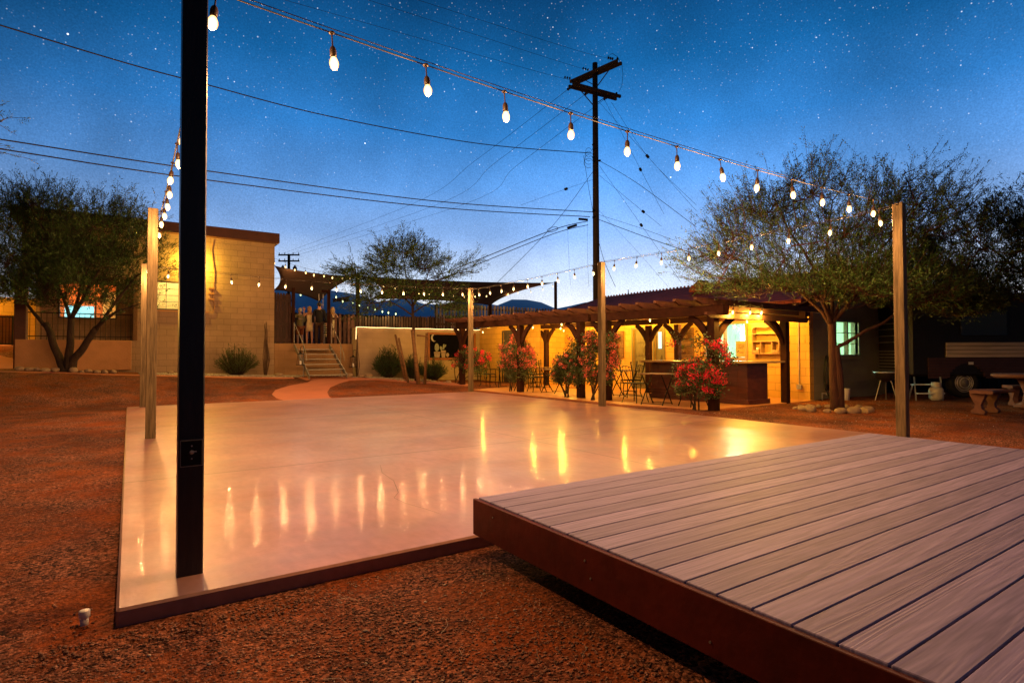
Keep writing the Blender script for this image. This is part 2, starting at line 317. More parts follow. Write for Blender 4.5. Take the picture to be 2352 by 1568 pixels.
gm, gt, gb = newmat('window_glass'); gb.inputs['Base Color'].default_value = (.9, .95, .93, 1); gb.inputs['Roughness'].default_value = .02
_n = gt.nodes; _t = _n.new('ShaderNodeBsdfTransparent'); _g = _n.new('ShaderNodeBsdfGlossy'); _g.inputs['Roughness'].default_value = .03
_m = _n.new('ShaderNodeMixShader'); _m.inputs[0].default_value = .07; gt.links.new(_t.outputs[0], _m.inputs[1]); gt.links.new(_g.outputs[0], _m.inputs[2])
gt.links.new(_m.outputs[0], _n['Material Output'].inputs[0]); GLASS = gm

# ------------------------------------------------------------------ mesh helpers
class MB:
    def __init__(s): s.v = []; s.f = []; s.sm = False
    def add(s, v, f): o = len(s.v); s.v += [tuple(p) for p in v]; s.f += [tuple(o+i for i in q) for q in f]; return s
    def box(s, a, b):
        x0, y0, z0 = a; x1, y1, z1 = b
        v = [(x0, y0, z0), (x1, y0, z0), (x1, y1, z0), (x0, y1, z0), (x0, y0, z1), (x1, y0, z1), (x1, y1, z1), (x0, y1, z1)]
        return s.add(v, [(3, 2, 1, 0), (4, 5, 6, 7), (0, 1, 5, 4), (1, 2, 6, 5), (2, 3, 7, 6), (3, 0, 4, 7)])
    def cbox(s, c, d): return s.box([c[i]-d[i]/2 for i in range(3)], [c[i]+d[i]/2 for i in range(3)])
    def bbox(s, a, b, e=.004):          # bevelled along z edges and top
        x0, y0, z0 = a; x1, y1, z1 = b
        def ring(z, k): return [(x0+k, y0, z), (x1-k, y0, z), (x1, y0+k, z), (x1, y1-k, z), (x1-k, y1, z), (x0+k, y1, z), (x0, y1-k, z), (x0, y0+k, z)]
        def ring2(z): return [(x0+e*1.6, y0+e, z), (x1-e*1.6, y0+e, z), (x1-e, y0+e*1.6, z), (x1-e, y1-e*1.6, z), (x1-e*1.6, y1-e, z), (x0+e*1.6, y1-e, z), (x0+e, y1-e*1.6, z), (x0+e, y0+e*1.6, z)]
        v = ring2(z0)+ring(z0+e, e)+ring(z1-e, e)+ring2(z1)
        f = [tuple(range(7, -1, -1)), tuple(range(24, 32))]
        for k in range(3):
            for i in range(8): f.append((k*8+i, k*8+(i+1) % 8, k*8+8+(i+1) % 8, k*8+8+i))
        return s.add(v, f)
    def beam(s, p, q, w, h, upv=(0, 0, 1)):
        p = Vector(p); q = Vector(q); d = (q-p).normalized(); u = Vector(upv)
        sd = d.cross(u)
        if sd.length < 1e-4: sd = d.cross(Vector((1, 0, 0)))
        sd.normalize(); u = sd.cross(d)
        v = []
        for c in (p, q):
            for a, b in ((-1, -1), (1, -1), (1, 1), (-1, 1)): v.append(c+sd*a*w/2+u*b*h/2)
        return s.add(v, [(0, 1, 2, 3), (7, 6, 5, 4), (0, 4, 5, 1), (1, 5, 6, 2), (2, 6, 7, 3), (3, 7, 4, 0)])
    def tube(s, pts, rad, n=6, cap=True):
        pts = [Vector(p) for p in pts]; m_ = len(pts)
        if not hasattr(rad, '__len__'): rad = [rad]*m_
        o = len(s.v); ref = None
        for i, p in enumerate(pts):
            d = (pts[min(i+1, m_-1)]-pts[max(i-1, 0)])
            d = d.normalized() if d.length > 1e-9 else Vector((0, 0, 1))
            if ref is None: ref = d.orthogonal().normalized()
            ref = ref-d*ref.dot(d)
            ref = ref.normalized() if ref.length > 1e-6 else d.orthogonal().normalized()
            b = d.cross(ref)
            for k in range(n):
                a = 2*pi*k/n; s.v.append(tuple(p+(ref*cos(a)+b*sin(a))*rad[i]))
        for i in range(m_-1):
            for k in range(n):
                s.f.append((o+i*n+k, o+i*n+(k+1) % n, o+(i+1)*n+(k+1) % n, o+(i+1)*n+k))
        if cap: s.f.append(tuple(o+k for k in range(n-1, -1, -1))); s.f.append(tuple(o+(m_-1)*n+k for k in range(n)))
        return s
    def lathe(s, prof, c=(0, 0, 0), n=16, sc_=(1, 1)):
        o = len(s.v); m_ = len(prof)
        for r_, z in prof:
            for k in range(n):
                a = 2*pi*k/n; s.v.append((c[0]+cos(a)*r_*sc_[0], c[1]+sin(a)*r_*sc_[1], c[2]+z))
        for i in range(m_-1):
            for k in range(n): s.f.append((o+i*n+k, o+i*n+(k+1) % n, o+(i+1)*n+(k+1) % n, o+(i+1)*n+k))
        s.f.append(tuple(o+k for k in range(n-1, -1, -1))); s.f.append(tuple(o+(m_-1)*n+k for k in range(n)))
        return s
    def prism(s, poly, axis, a, b):     # poly in the two other axes, extruded along axis
        def mk(u, w, t):
            p = [u, w]; p.insert(axis, t); return tuple(p)
        n = len(poly); v = [mk(u, w, a) for u, w in poly]+[mk(u, w, b) for u, w in poly]
        f = [tuple(range(n-1, -1, -1)), tuple(range(n, 2*n))]+[(i, (i+1) % n, n+(i+1) % n, n+i) for i in range(n)]
        return s.add(v, f)
    def rock(s, c, r, seed=0, flat=.7):
        rr = random.Random(seed); ph = [rr.uniform(0, 6.28) for _ in range(6)]
        n, m_ = 9, 6; o = len(s.v); ax = (rr.uniform(.85, 1.35), rr.uniform(.7, 1.1))
        rot_ = rr.uniform(0, 6.28)
        s.v.append((c[0], c[1], c[2]-r*flat))
        for i in range(1, m_):
            t = pi*i/m_
            for k in range(n):
                a = 2*pi*k/n
                q = 1+.16*sin(2*a+ph[0]+t)+.12*sin(3*a+ph[1])*sin(2*t+ph[2])+.1*sin(5*a+ph[3]+3*t)
                x = sin(t)*cos(a)*q*ax[0]*r; y = sin(t)*sin(a)*q*ax[1]*r
                s.v.append((c[0]+x*cos(rot_)-y*sin(rot_), c[1]+x*sin(rot_)+y*cos(rot_), c[2]-cos(t)*r*flat*q))
        s.v.append((c[0], c[1], c[2]+r*flat))
        for k in range(n):
            s.f.append((o, o+1+(k+1) % n, o+1+k)); s.f.append((o+1+(m_-2)*n+k, o+1+(m_-2)*n+(k+1) % n, o+1+(m_-1)*n))
        for i in range(m_-2):
            for k in range(n): s.f.append((o+1+i*n+k, o+1+i*n+(k+1) % n, o+1+(i+1)*n+(k+1) % n, o+1+(i+1)*n+k))
        return s
    def build(s, name, mt, parent=None, smooth=False, loc=None):
        me = bpy.data.meshes.new(name)
        off = Vector((0, 0, 0))
        if parent is not None:
            q = parent
            while q is not None: off += Vector(q.location); q = q.parent
        elif loc is not None: off = Vector(loc)
        vs = np.array(s.v, dtype=np.float32)-np.array(off, dtype=np.float32)
        me.from_pydata(vs.tolist(), [], s.f); me.update()
        if smooth or s.sm: me.polygons.foreach_set('use_smooth', [True]*len(me.polygons))
        me.materials.append(mt)
        o = bpy.data.objects.new(name, me); col.objects.link(o)
        if parent is not None: o.parent = parent
        elif loc is not None: o.location = loc
        return o
def tag(o, label=None, cat=None, group=None, kind=None):
    if label: o['label'] = label
    if cat: o['category'] = cat
    if group: o['group'] = group
    if kind: o['kind'] = kind
    return o
def thing(name, label, cat, loc=(0, 0, 0), group=None):
    o = bpy.data.objects.new(name, None); o.empty_display_size = .2; col.objects.link(o); o.location = loc
    return tag(o, label, cat, group)
def copy_tree(o, parent=None):
    c = o.copy(); col.objects.link(c); c.parent = parent
    for ch in o.children: copy_tree(ch, c)
    return c
def place(proto, loc, rz, label, first=False):
    o = proto if first else copy_tree(proto)
    o.location = loc; o.rotation_euler = (0, 0, rz); o['label'] = label
    return o
def catenary(a, b, sag, n=16):
    a = Vector(a); b = Vector(b)
    return [a.lerp(b, t/n)-Vector((0, 0, sag*4*(t/n)*(1-t/n))) for t in range(n+1)]
def smooth01(t): t = max(0, min(1, t)); return t*t*(3-2*t)
def wallbox(mb, axis, t0, t1, a0, a1, z0, z1, holes):
    """wall slab with rectangular holes (a0,a1,z0,z1), thickness t0..t1 along axis"""
    xs = sorted({a0, a1, *[h[0] for h in holes], *[h[1] for h in holes]}); zs = sorted({z0, z1, *[h[2] for h in holes], *[h[3] for h in holes]})
    for i in range(len(xs)-1):
        run = None
        cells = []
        for j in range(len(zs)-1):
            cx = (xs[i]+xs[i+1])/2; cz = (zs[j]+zs[j+1])/2
            solid = not any(h[0] < cx < h[1] and h[2] < cz < h[3] for h in holes)
            if solid:
                if run is None: run = [zs[j], zs[j+1]]
                else: run[1] = zs[j+1]
            elif run: cells.append(run); run = None
        if run: cells.append(run)
        for za, zb in cells:
            if axis == 1: mb.box((xs[i], t0, za), (xs[i+1], t1, zb))
            else: mb.box((t0, xs[i], za), (t1, xs[i+1], zb))
def text_mesh(txt, size, mt, name, parent, mw, extr=.001, align='CENTER'):
    cu = bpy.data.curves.new(name, 'FONT'); cu.body = txt; cu.size = size; cu.extrude = extr; cu.align_x = align; cu.space_line = .95
    o = bpy.data.objects.new('tmp', cu); col.objects.link(o)
    dg = bpy.context.evaluated_depsgraph_get(); me = bpy.data.meshes.new_from_object(o.evaluated_get(dg))
    bpy.data.objects.remove(o); me.name = name; me.transform(mw)
    off = Vector((0, 0, 0)); q = parent
    while q is not None: off += Vector(q.location); q = q.parent
    me.transform(Matrix.Translation(-off)); me.materials.clear(); me.materials.append(mt)
    ob = bpy.data.objects.new(name, me); col.objects.link(ob); ob.parent = parent
    return ob

# ------------------------------------------------------------------ terrain
HX = [-40, -6, -2.6, 0, 4.3, 6.5, 9, 11, 14, 60]; HZ = [.9, .84, .78, .62, .42, .38, .22, .09, .0, .0]
def gz(x, y, n=True):
    base = -.085+.055*smooth01((y-2.5)/6)
    if x > 8.9: base = max(base, -.085+.06*smooth01((x-7.5)/1.5)*1+.02*smooth01((y-3)/4))
    t = smooth01((y-15.3)/6.0)
    z = base*(1-t)+t*float(np.interp(x, HX, HZ))
    if y > 21.8 and x < 4: z += (1.5-.8)*smooth01((y-21.9)/2.6)
    if y > 30: z = z*.3+.5
    if n and not (-.3 < x < 9.2 and 2.9 < y < 15.7):
        k = .012*sin(1.7*x+.6*y)*cos(1.3*y-.4*x)+.006*sin(4.1*x+1)*sin(3.7*y+2)
        z += k*(0.5 if y > 15 else 1)
    return z
def axis(lo, hi, dense0, dense1, s): 
    a = list(np.arange(dense0, dense1+1e-6, s)); q = dense0; st_ = s
    lo_ = []
    while q > lo: st_ *= 1.35; q -= st_; lo_.append(q)
    q = dense1; st_ = s; hi_ = []
    while q < hi: st_ *= 1.35; q += st_; hi_.append(q)
    return lo_[::-1]+a+hi_
gx = axis(-1500, 1500, -6, 20, .3); gy = axis(-1500, 1500, -2, 27, .3)
g = MB()
g.v = [(x, y, gz(x, y)) for y in gy for x in gx]
nx = len(gx)
g.f = [(j*nx+i, j*nx+i+1, (j+1)*nx+i+1, (j+1)*nx+i) for j in range(len(gy)-1) for i in range(nx-1)]
tag(g.build('ground', DIRT, smooth=True), kind='structure')

# concrete dance floor
s = MB(); s.bbox((-.04, 3.17, -.12), (8.93, 15.43, 0), .012)
tag(s.build('dance_floor', SLAB), kind='structure')
cr = MB()
cp = [(2.19, 5.75), (2.06, 5.36), (2.02, 4.97), (1.88, 4.52), (1.78, 4.37), (1.79, 4.16), (1.85, 3.92), (1.88, 3.73)]
# patio
p = MB(); p.bbox((9.72, 7.5, -.1), (13.95, 25.5, .012), .01); p.prism([(9.72, 7.5), (9.35, 9.5), (9.3, 16), (9.72, 18)], 2, -.1, .008)
tag(p.build('patio', PATIO), kind='structure')
# curving pink path
Lf = [(3.22, 15.45), (3.08, 16.2), (3.08, 16.9), (3.3, 17.6), (3.9, 18.4), (4.6, 19.0), (4.85, 19.5)]
Rt = [(4.75, 15.45), (4.86, 16.2), (5.05, 17.0), (5.4, 17.9), (5.9, 18.7), (6.35, 19.2), (6.5, 19.5)]
def strip(mb, A, B, lift=.018, nn=6):
    A = np.array(A, float); B = np.array(B, float); ts = np.linspace(0, len(A)-1, (len(A)-1)*5+1)
    o = len(mb.v)
    for t in ts:
        a = [np.interp(t, range(len(A)), A[:, k]) for k in (0, 1)]; b = [np.interp(t, range(len(B)), B[:, k]) for k in (0, 1)]
        for k in range(nn+1):
            x = a[0]+(b[0]-a[0])*k/nn; y = a[1]+(b[1]-a[1])*k/nn
            e = 0 if 0 < k < nn else -.05
            mb.v.append((x, y, gz(x, y)+lift+e))
    w = nn+1
    mb.f += [(o+j*w+i, o+j*w+i+1, o+(j+1)*w+i+1, o+(j+1)*w+i) for j in range(len(ts)-1) for i in range(nn)]
pm = MB(); strip(pm, Lf, Rt)
strip(pm, [(4.7, 19.5), (4.5, 20.25)], [(6.55, 19.4), (7.0, 20.2)], .02)
strip(pm, [(-9, 20.15), (-2, 20.2), (4.6, 19.9)], [(-9, 20.4), (-2, 20.5), (4.6, 20.25)], .022, 3)
strip(pm, [(6.0, 19.2), (7.2, 19.45), (8.6, 18.6), (9.9, 17.2)], [(6.3, 20.2), (7.6, 20.1), (9.6, 19.3), (10.6, 18.4)], .024)
tag(pm.build('path', PATHM, smooth=True), kind='structure')
# driveway apron far left
dm = MB(); strip(dm, [(-9, 20.5), (-9, 27)], [(-2.75, 20.55), (-2.75, 27)], .02, 10)
tag(dm.build('driveway', PATHM, smooth=True), kind='structure')
# terrace floor
tf = MB(); tf.box((4.32, 21.98, 1.35), (7.3, 46, 1.57)); tf.box((7.3, 21.98, 1.35), (13.7, 46, 1.566)); tf.box((13.7, 26, 1.35), (40, 46, 1.563))
tag(tf.build('terrace_floor', PATHM), kind='structure')
# hills
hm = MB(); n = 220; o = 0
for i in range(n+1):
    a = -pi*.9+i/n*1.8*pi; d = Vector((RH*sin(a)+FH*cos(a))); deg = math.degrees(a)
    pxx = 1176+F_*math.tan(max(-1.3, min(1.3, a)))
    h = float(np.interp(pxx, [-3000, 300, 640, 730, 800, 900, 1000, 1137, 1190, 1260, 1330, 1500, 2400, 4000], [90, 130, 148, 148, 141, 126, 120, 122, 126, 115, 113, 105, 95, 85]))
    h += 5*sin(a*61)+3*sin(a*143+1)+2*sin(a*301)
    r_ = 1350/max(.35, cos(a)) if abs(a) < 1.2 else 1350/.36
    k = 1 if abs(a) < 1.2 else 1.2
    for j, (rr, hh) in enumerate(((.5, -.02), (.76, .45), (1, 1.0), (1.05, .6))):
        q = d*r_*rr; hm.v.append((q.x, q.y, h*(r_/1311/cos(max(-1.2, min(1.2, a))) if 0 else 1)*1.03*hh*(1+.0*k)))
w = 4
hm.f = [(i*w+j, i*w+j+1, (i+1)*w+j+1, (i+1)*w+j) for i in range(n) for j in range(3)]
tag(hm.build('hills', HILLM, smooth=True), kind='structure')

# ------------------------------------------------------------------ deck
dk = thing('wooden_deck', 'low grey composite board deck with dark red skirt in the foreground', 'deck', (4.3, 1.0, 0))
bm = MB(); y = 3.06
while y > -1.2:
    bm.bbox((1.80, y-.138, .245), (6.80, y, .27), .003); y -= .1435
bm.build('decking', DECK, dk)
sk = MB(); sk.bbox((1.772, -1.3, .045), (1.798, 3.085, .262), .003); sk.bbox((1.80, 3.063, .045), (6.8, 3.089, .240), .003); sk.bbox((6.802, -1.3, .045), (6.828, 3.089, .240), .003)
sk.build('skirt_board', REDPAINT, dk)
jt = MB()
for x in np.arange(2.0, 6.7, .6): jt.box((x, -1.25, .06), (x+.04, 3.0, .243))
jt.build('joists', OLDWOOD, dk)
for i, (yy, zz) in enumerate(((2.0, .12), (2.04, .19), (1.35, .1), (2.85, .2))):
    MB().tube([(1.768, yy, zz), (1.773, yy, zz)], .005, 8).build('screw_head', STEEL, dk)

# ------------------------------------------------------------------ string light posts
PH = 3.21; pw = .062
def lightpost(x, y, mt, lbl, name='light_post', w=pw, h=PH):
    t = thing(name, lbl, 'post', (x, y, 0), 'tall square posts that carry the string lights round the floor')
    b = MB(); b.bbox((x-w, y-w, -.02), (x+w, y+w, h), .006); b.build('shaft', mt, t)
    k = MB(); k.tube([(x+w*.6, y+w, h-.1), (x+w*.6, y+w+.03, h-.1), (x+w*.6, y+w+.03, h-.06)], .005, 6); k.build('eye_hook', GALV, t)
    return t
t = lightpost(.275, 3.50, POSTD, 'nearest post, almost black, with a dark switch box low on its face', w=.060)
b = MB(); b.bbox((.225, 3.415, .575), (.325, 3.438, .708), .004); bx = b.build('switch_box', IRON, t)
b = MB(); b.box((.222, 3.411, .572), (.328, 3.414, .576)); b.box((.222, 3.411, .707), (.328, 3.414, .711)); b.box((.222, 3.411, .577), (.2255, 3.414, .706)); b.box((.3245, 3.411, .577), (.328, 3.414, .706)); b.build('cover_rim', STEEL, bx)
b = MB(); b.tube([(.275, 3.414, .645), (.275, 3.400, .650)], [.012, .007], 8); b.cbox((.281, 3.398, .650), (.03, .006, .006)); b.build('switch_lever', GALV, bx)
for zz in (.612, .678): MB().tube([(.275, 3.4145, zz), (.275, 3.411, zz)], .004, 8).build('screw', GALV, bx)
lightpost(.254, 9.44, POSTW, 'pale wooden post standing a third of the way along the left floor edge')
lightpost(.259, 15.23, POSTW, 'farthest left wooden post at the back left floor corner')
lightpost(8.79, 15.42, POSTW, 'small far post at the back corner in front of the chalkboard wall')
lightpost(8.755, 9.47, POSTW, 'wooden post in front of the pergola with bougainvillea on both sides')
lightpost(8.762, 3.52, POSTW, 'yellow right hand post rising behind the deck corner')

# ------------------------------------------------------------------ string lights
def bulb_meshes():
    s_ = MB(); s_.lathe([(.004, 0), (.006, -.008), (.0045, -.03), (.0045, -.075), (.016, -.088), (.021, -.105), (.021, -.135), (.017, -.145)], n=8)
    s_.lathe([(.002, .012), (.018, .006), (.020, -.004), (.006, -.012)], n=8)
    b_ = MB(); b_.lathe([(.012, -.140), (.019, -.150), (.0275, -.169), (.029, -.185), (.024, -.205), (.012, -.219), (.001, -.223)], n=8)
    return s_, b_
def mesh_of(mb, name, mt):
    o = mb.build(name, mt, smooth=True); me = o.data; bpy.data.objects.remove(o); return me
sm_, bm_ = bulb_meshes()
SOCKME = mesh_of(sm_, 'bulb_socket', SOCK); BULBME = {}
for k, mt in (('n', BULB), ('y', BULBY), ('f', BULBF), ('g', BULBG)): BULBME[k] = mesh_of(bm_, 'bulb', mt)
LAMPD = {}
for k_, c_, w_ in (('n', (1, .47, .165), 46), ('y', (1, .50, .055), 68), ('f', (1, .48, .14), 9), ('g', (.9, .8, .3), 3)):
    ld = bpy.data.lights.new('bulb_light', 'POINT'); ld.color = c_; ld.energy = w_; ld.shadow_soft_size = .018; LAMPD[k_] = ld
def lamp(par, off, ld):
    o = bpy.data.objects.new('bulb_light', ld); col.objects.link(o); o.parent = par; o.location = off; return o
def string_lights(label, wire, bulbs, kind='n', group=None, guide=True, scale=1., r=.0045, name='string_lights'):
    """wire: list of points; bulbs: list of hanging points on the wire"""
    t = thing(name, label, 'string lights', wire[0], group)
    MB().tube(wire, r, 5).build('cord', CORD, t)
    if guide:
        MB().tube([Vector(p)+Vector((0, 0, .026)) for i, p in enumerate(wire)], r*.7, 5).build('guide_wire', WIRE, t)
    for i, p in enumerate(bulbs):
        s_ = bpy.data.objects.new('bulb_socket', SOCKME); col.objects.link(s_); s_.parent = t
        s_.location = Vector(p)-Vector(wire[0]); s_.scale = (scale,)*3
        s_.rotation_euler = (random.uniform(-.14, .14), random.uniform(-.14, .14), random.uniform(0, 6))
        b_ = bpy.data.objects.new('bulb', BULBME[kind]); col.objects.link(b_); b_.parent = s_
        lamp(b_, (0, 0, -.242), LAMPD[kind])
    return t
def line_string(label, a, b, ks, sag, **kw):
    a = Vector(a); b = Vector(b)
    f = lambda t: a.lerp(b, t)-Vector((0, 0, sag*4*t*(1-t)))
    return string_lights(label, [f(i/20) for i in range(21)], [f(k) for k in ks], **kw)
GRP = 'long strings of bare bulbs round the dance floor'
line_string('string of large bare bulbs from the nearest black post to the right post', (.335, 3.5, 3.16), (8.70, 3.5, 3.17), [(.38+.634*i-.335)/8.365 for i in range(13)], .10, group=GRP)
line_string('string of bulbs receding left beside the nearest black post to the second post', (.34, 3.56, 3.12), (.34, 9.38, 3.12), [(.55+.62*i)/5.82 for i in range(9)], .05, group=GRP)
line_string('short hidden string between the two pale posts on the left edge', (.33, 9.5, 3.12), (.33, 15.17, 3.12), [(.45+.62*i)/5.67 for i in range(9)], .03, group=GRP)
line_string('string of bulbs along the back of the floor past the adobe wall', (.32, 15.3, 3.17), (8.73, 15.44, 3.19), [(.42+.645*i)/8.41 for i in range(13)], .10, group=GRP)
line_string('string of bulbs from the right post back over the pergola side to the middle post', (8.77, 3.58, 3.17), (8.77, 9.41, 3.20), [(.2+.66*i)/5.83 for i in range(9)], .05, group=GRP)
line_string('string of small bulbs from the middle post to the far corner post', (8.77, 9.53, 3.18), (8.79, 15.36, 3.15), [(.25+.645*i)/5.83 for i in range(9)], .03, group=GRP)
# over the terrace
def zz(i, x, y):
    a, b, s_ = {2: (480, 520, 3.7333), 3: (640, 680, 6.0308), 4: (850, 640, 4.48), 5: (1130, 640, 3.92), 6: (1480, 640, 3.92), 7: (1900, 600, 3.1367), 8: (1200, 80, 2.53), 9: (700, 0, 2.94), 10: (1700, 300, 2.94)}[i]
    return (a+x/s_)/1.0629, (b+y/s_)/1.0629
def px_string(label, i, pts, y, up_=.18, ends=None, **kw):
    B = [atY(*zz(i, *q), y)+Vector((0, 0, up_)) for q in pts]
    wire = ([Vector(ends[0])] if ends else [])+B+([Vector(ends[1])] if ends else [])
    return string_lights(label, wire, B, **kw)
TG = 'strings of small bulbs over the terrace'
px_string('string of bulbs along the top edge of the brown shade sail beside the adobe wall', 2, [(712, 458), (808, 492), (900, 520), (990, 545), (1073, 565), (1160, 575), (1240, 590), (1327, 597), (1400, 600), (1480, 607)], 22.4, kind='f', group=TG, guide=False)
px_string('string of small greenish bulbs drooping in front of the terrace fence', 4, [(-60, 430), (45, 445), (127, 472), (210, 498), (290, 518), (370, 540), (445, 552), (525, 565)], 23.2, kind='g', group=TG, guide=False)
px_string('string of small bulbs under the second shade sail behind the tree', 4, [(385, 262), (515, 290), (640, 315), (772, 338), (895, 352), (1150, 372), (1275, 378), (1390, 376), (1515, 372)], 24.4, kind='f', group=TG, guide=False)
px_string('string of bright bulbs rising along the shade sail to the tall brown post', 5, [(228, 325), (330, 318), (430, 305), (528, 292), (650, 285), (765, 262), (860, 230)], 26.5, kind='f', group=TG, guide=False)
px_string('single bulb pair hanging in the terrace gateway', 2, [(950, 745), (1275, 765)], 24.5, kind='g', group=TG, guide=False)

# rope light
rl = MB(); rl.tube([(7.19, 21.46, 1.75), (7.20, 21.46, 2.205)]+[(7.2+i*.28, 21.46+.0*i, 2.215+.006*sin(i*1.9)) for i in range(20)]+[(12.78, 21.46, 2.24)], .007, 5)
tag(rl.build('rope_light', ROPEL, loc=(7.2, 21.46, 2.2)), 'glowing rope light along the top of the pale garden wall', 'rope light')

# ------------------------------------------------------------------ left adobe building
A = thing('adobe_building', 'flat roofed tan block building with brown fascia at the left', 'building', (1, 21.8, .4))
wb = MB()
win = (.55, 2.12, 2.66, 3.58); porch = (-2.5, .08, 1.62, 3.62)
wallbox(wb, 1, 21.8, 22.0, -2.66, 4.31, .2, 5.2, [win, porch])
wb.box((4.11, 22.003, .2), (4.31, 34, 5.2)); wb.box((-2.66, 25.0, .2), (-2.46, 34, 5.2)); wb.box((-2.46, 33.8, .2), (4.11, 34, 5.2))
wb.box((-2.46, 22.003, 5.0), (4.11, 33.8, 5.15)); wb.box((-2.46, 22.003, 1.3), (4.11, 33.8, 1.5))
wb.box((.12, 22.003, 1.5), (.3, 26, 5.0))
wallbox(wb, 1, 24.2, 24.4, -2.46, .12, 1.5, 5.0, [(-1.95, -.42, 2.45, 3.6)])
wb.build('wall', STUCCO, A)
MB().bbox((-2.75, 21.62, .7), (.05, 21.795, 1.625), .01).build('porch_wall', STUCP, A)
MB().bbox((-2.80, 21.78, .6), (-2.53, 22.1, 3.3), .01).build('porch_pillar', FASCIA, A)
MB().bbox((.09, 21.775, 1.63), (.2, 21.797, 3.62), .004).build('porch_post', OLDWOOD, A)
MB().bbox((-2.9, 21.55, 5.15), (4.43, 34.2, 5.50), .01).build('fascia', FASCIA, A)
rb = MB(); rb.box((-2.5, 21.86, 1.72), (.06, 21.88, 1.745)); rb.box((-2.5, 21.86, 2.42), (.06, 21.88, 2.45))
for x in np.arange(-2.45, .05, .13): rb.tube([(x, 21.87, 1.625), (x, 21.87, 2.43)], .008, 5)
rb.build('porch_railing', IRON, A)
w_ = MB(); x0, x1, z0, z1 = win
for a, b in (((x0, 21.79, z0-.03), (x1, 21.9, z0+.02)), ((x0, 21.795, z1-.04), (x1, 21.9, z1)), ((x0, 21.795, z0+.02), (x0+.04, 21.9, z1-.04)), ((x1-.04, 21.795, z0+.02), (x1, 21.9, z1-.04))): w_.box(a, b)
wo_ = w_.build('window', DOORD, A)
mu = MB()
for x in (x0+.42, x0+.80, x0+1.18): mu.box((x, 21.84, z0+.02), (x+.022, 21.862, z1-.04))
for z in (z0+.24, z0+.45, z0+.66): mu.box((x0+.04, 21.845, z), (x1-.04, 21.858, z+.02))
mu.build('muntins', STEEL, wo_)
MB().box((x0-.05, 21.74, z0-.07), (x1+.08, 21.797, z0-.033)).build('sill', STUCP, wo_)
MB().box((x0+.04, 21.87, z0+.02), (x1-.04, 21.873, z1-.04)).build('pane', GLASS, wo_)
# lit room behind the small window
rm = MB(); rm.box((.32, 24.6, 1.5), (4.1, 24.7, 5.0)); rm.build('room_wall', mat('yellow_room_wall', (.75, .62, .30), .7, .1, 3), A)
l1 = emis('ceiling_globe', (1, .80, .34), 260)
MB().lathe([(.02, .12), (.14, .06), (.16, 0), (.10, -.1), (.01, -.13)], (1.5, 23.4, 4.3), 12).build('ceiling_lamp', l1, A, smooth=True)
# lit window at back of porch and the room behind
fr = MB(); a0, a1, z0, z1 = -1.95, -.42, 2.45, 3.6
for a, b in (((a0, 24.15, z0-.04), (a1, 24.25, z0)), ((a0, 24.15, z1), (a1, 24.25, z1+.04)), ((a0-.04, 24.15, z0-.04), (a0, 24.25, z1+.04)), ((a1, 24.15, z0-.04), (a1+.04, 24.25, z1+.04)), ((a0+.95, 24.16, z0), (a0+.99, 24.24, z1))): fr.box(a, b)
fr.build('porch_window', DOORD, A)
MB().box((-2.44, 26.4, 1.5), (.1, 26.5, 5)).build('orange_room_wall', ORANGEW, A)
MB().box((-.85, 26.2, 2.2), (-.2, 26.38, 3.55)).build('cupboard', mat('yellow_cupboard', (.75, .65, .30), .5, .1, 5), A)
MB().box((-1.95, 25.9, 2.35), (-1.1, 25.95, 2.95)).build('television', emis('cyan_screen', (.35, .9, .95), 1.4), A)
MB().lathe([(.02, .12), (.13, .05), (.14, 0), (.08, -.1), (.01, -.12)], (-1.3, 25.3, 4.2), 12).build('ceiling_lamp', emis('warm_globe', (1, .50, .16), 260), A, smooth=True)
# conduit on the facade
cd = MB(); pts = [atY(*q, 21.77) for q in ((489, 556), (485, 575), (487, 600), (491, 625), (490, 650), (489, 680), (493, 705), (489, 718), (478, 716))]
cd.tube([Vector((p.x, 21.775, p.z)) for p in pts], .012, 5); cd.build('conduit', STUCP, A)
sh = MB()
for z in (3.03, 3.22, 3.40): sh.box((2.2, 21.73, z), (2.38, 21.797, z+.05))
sh.build('vent_slats', STUCP, A)
# wall lamp
wl = thing('wall_lamp', 'lit wall lamp on the adobe facade hidden behind the black post', 'lamp', (1.74, 21.7, 4.3))
MB().bbox((1.68, 21.74, 4.25), (1.80, 21.797, 4.40), .005).build('back_plate', IRON, wl)
MB().lathe([(.01, 0), (.05, -.02), (.06, -.09), (.03, -.13), (.005, -.14)], (1.74, 21.66, 4.36), 10).build('bulb', emis('wall_lamp_glow', (1, .6, .2), 5), wl, smooth=True)
ld = bpy.data.lights.new('wall_lamp_light', 'POINT'); ld.color = (1, .58, .06); ld.energy = 260; ld.shadow_soft_size = .03; lamp(wl, (0, -.16, -.15), ld)
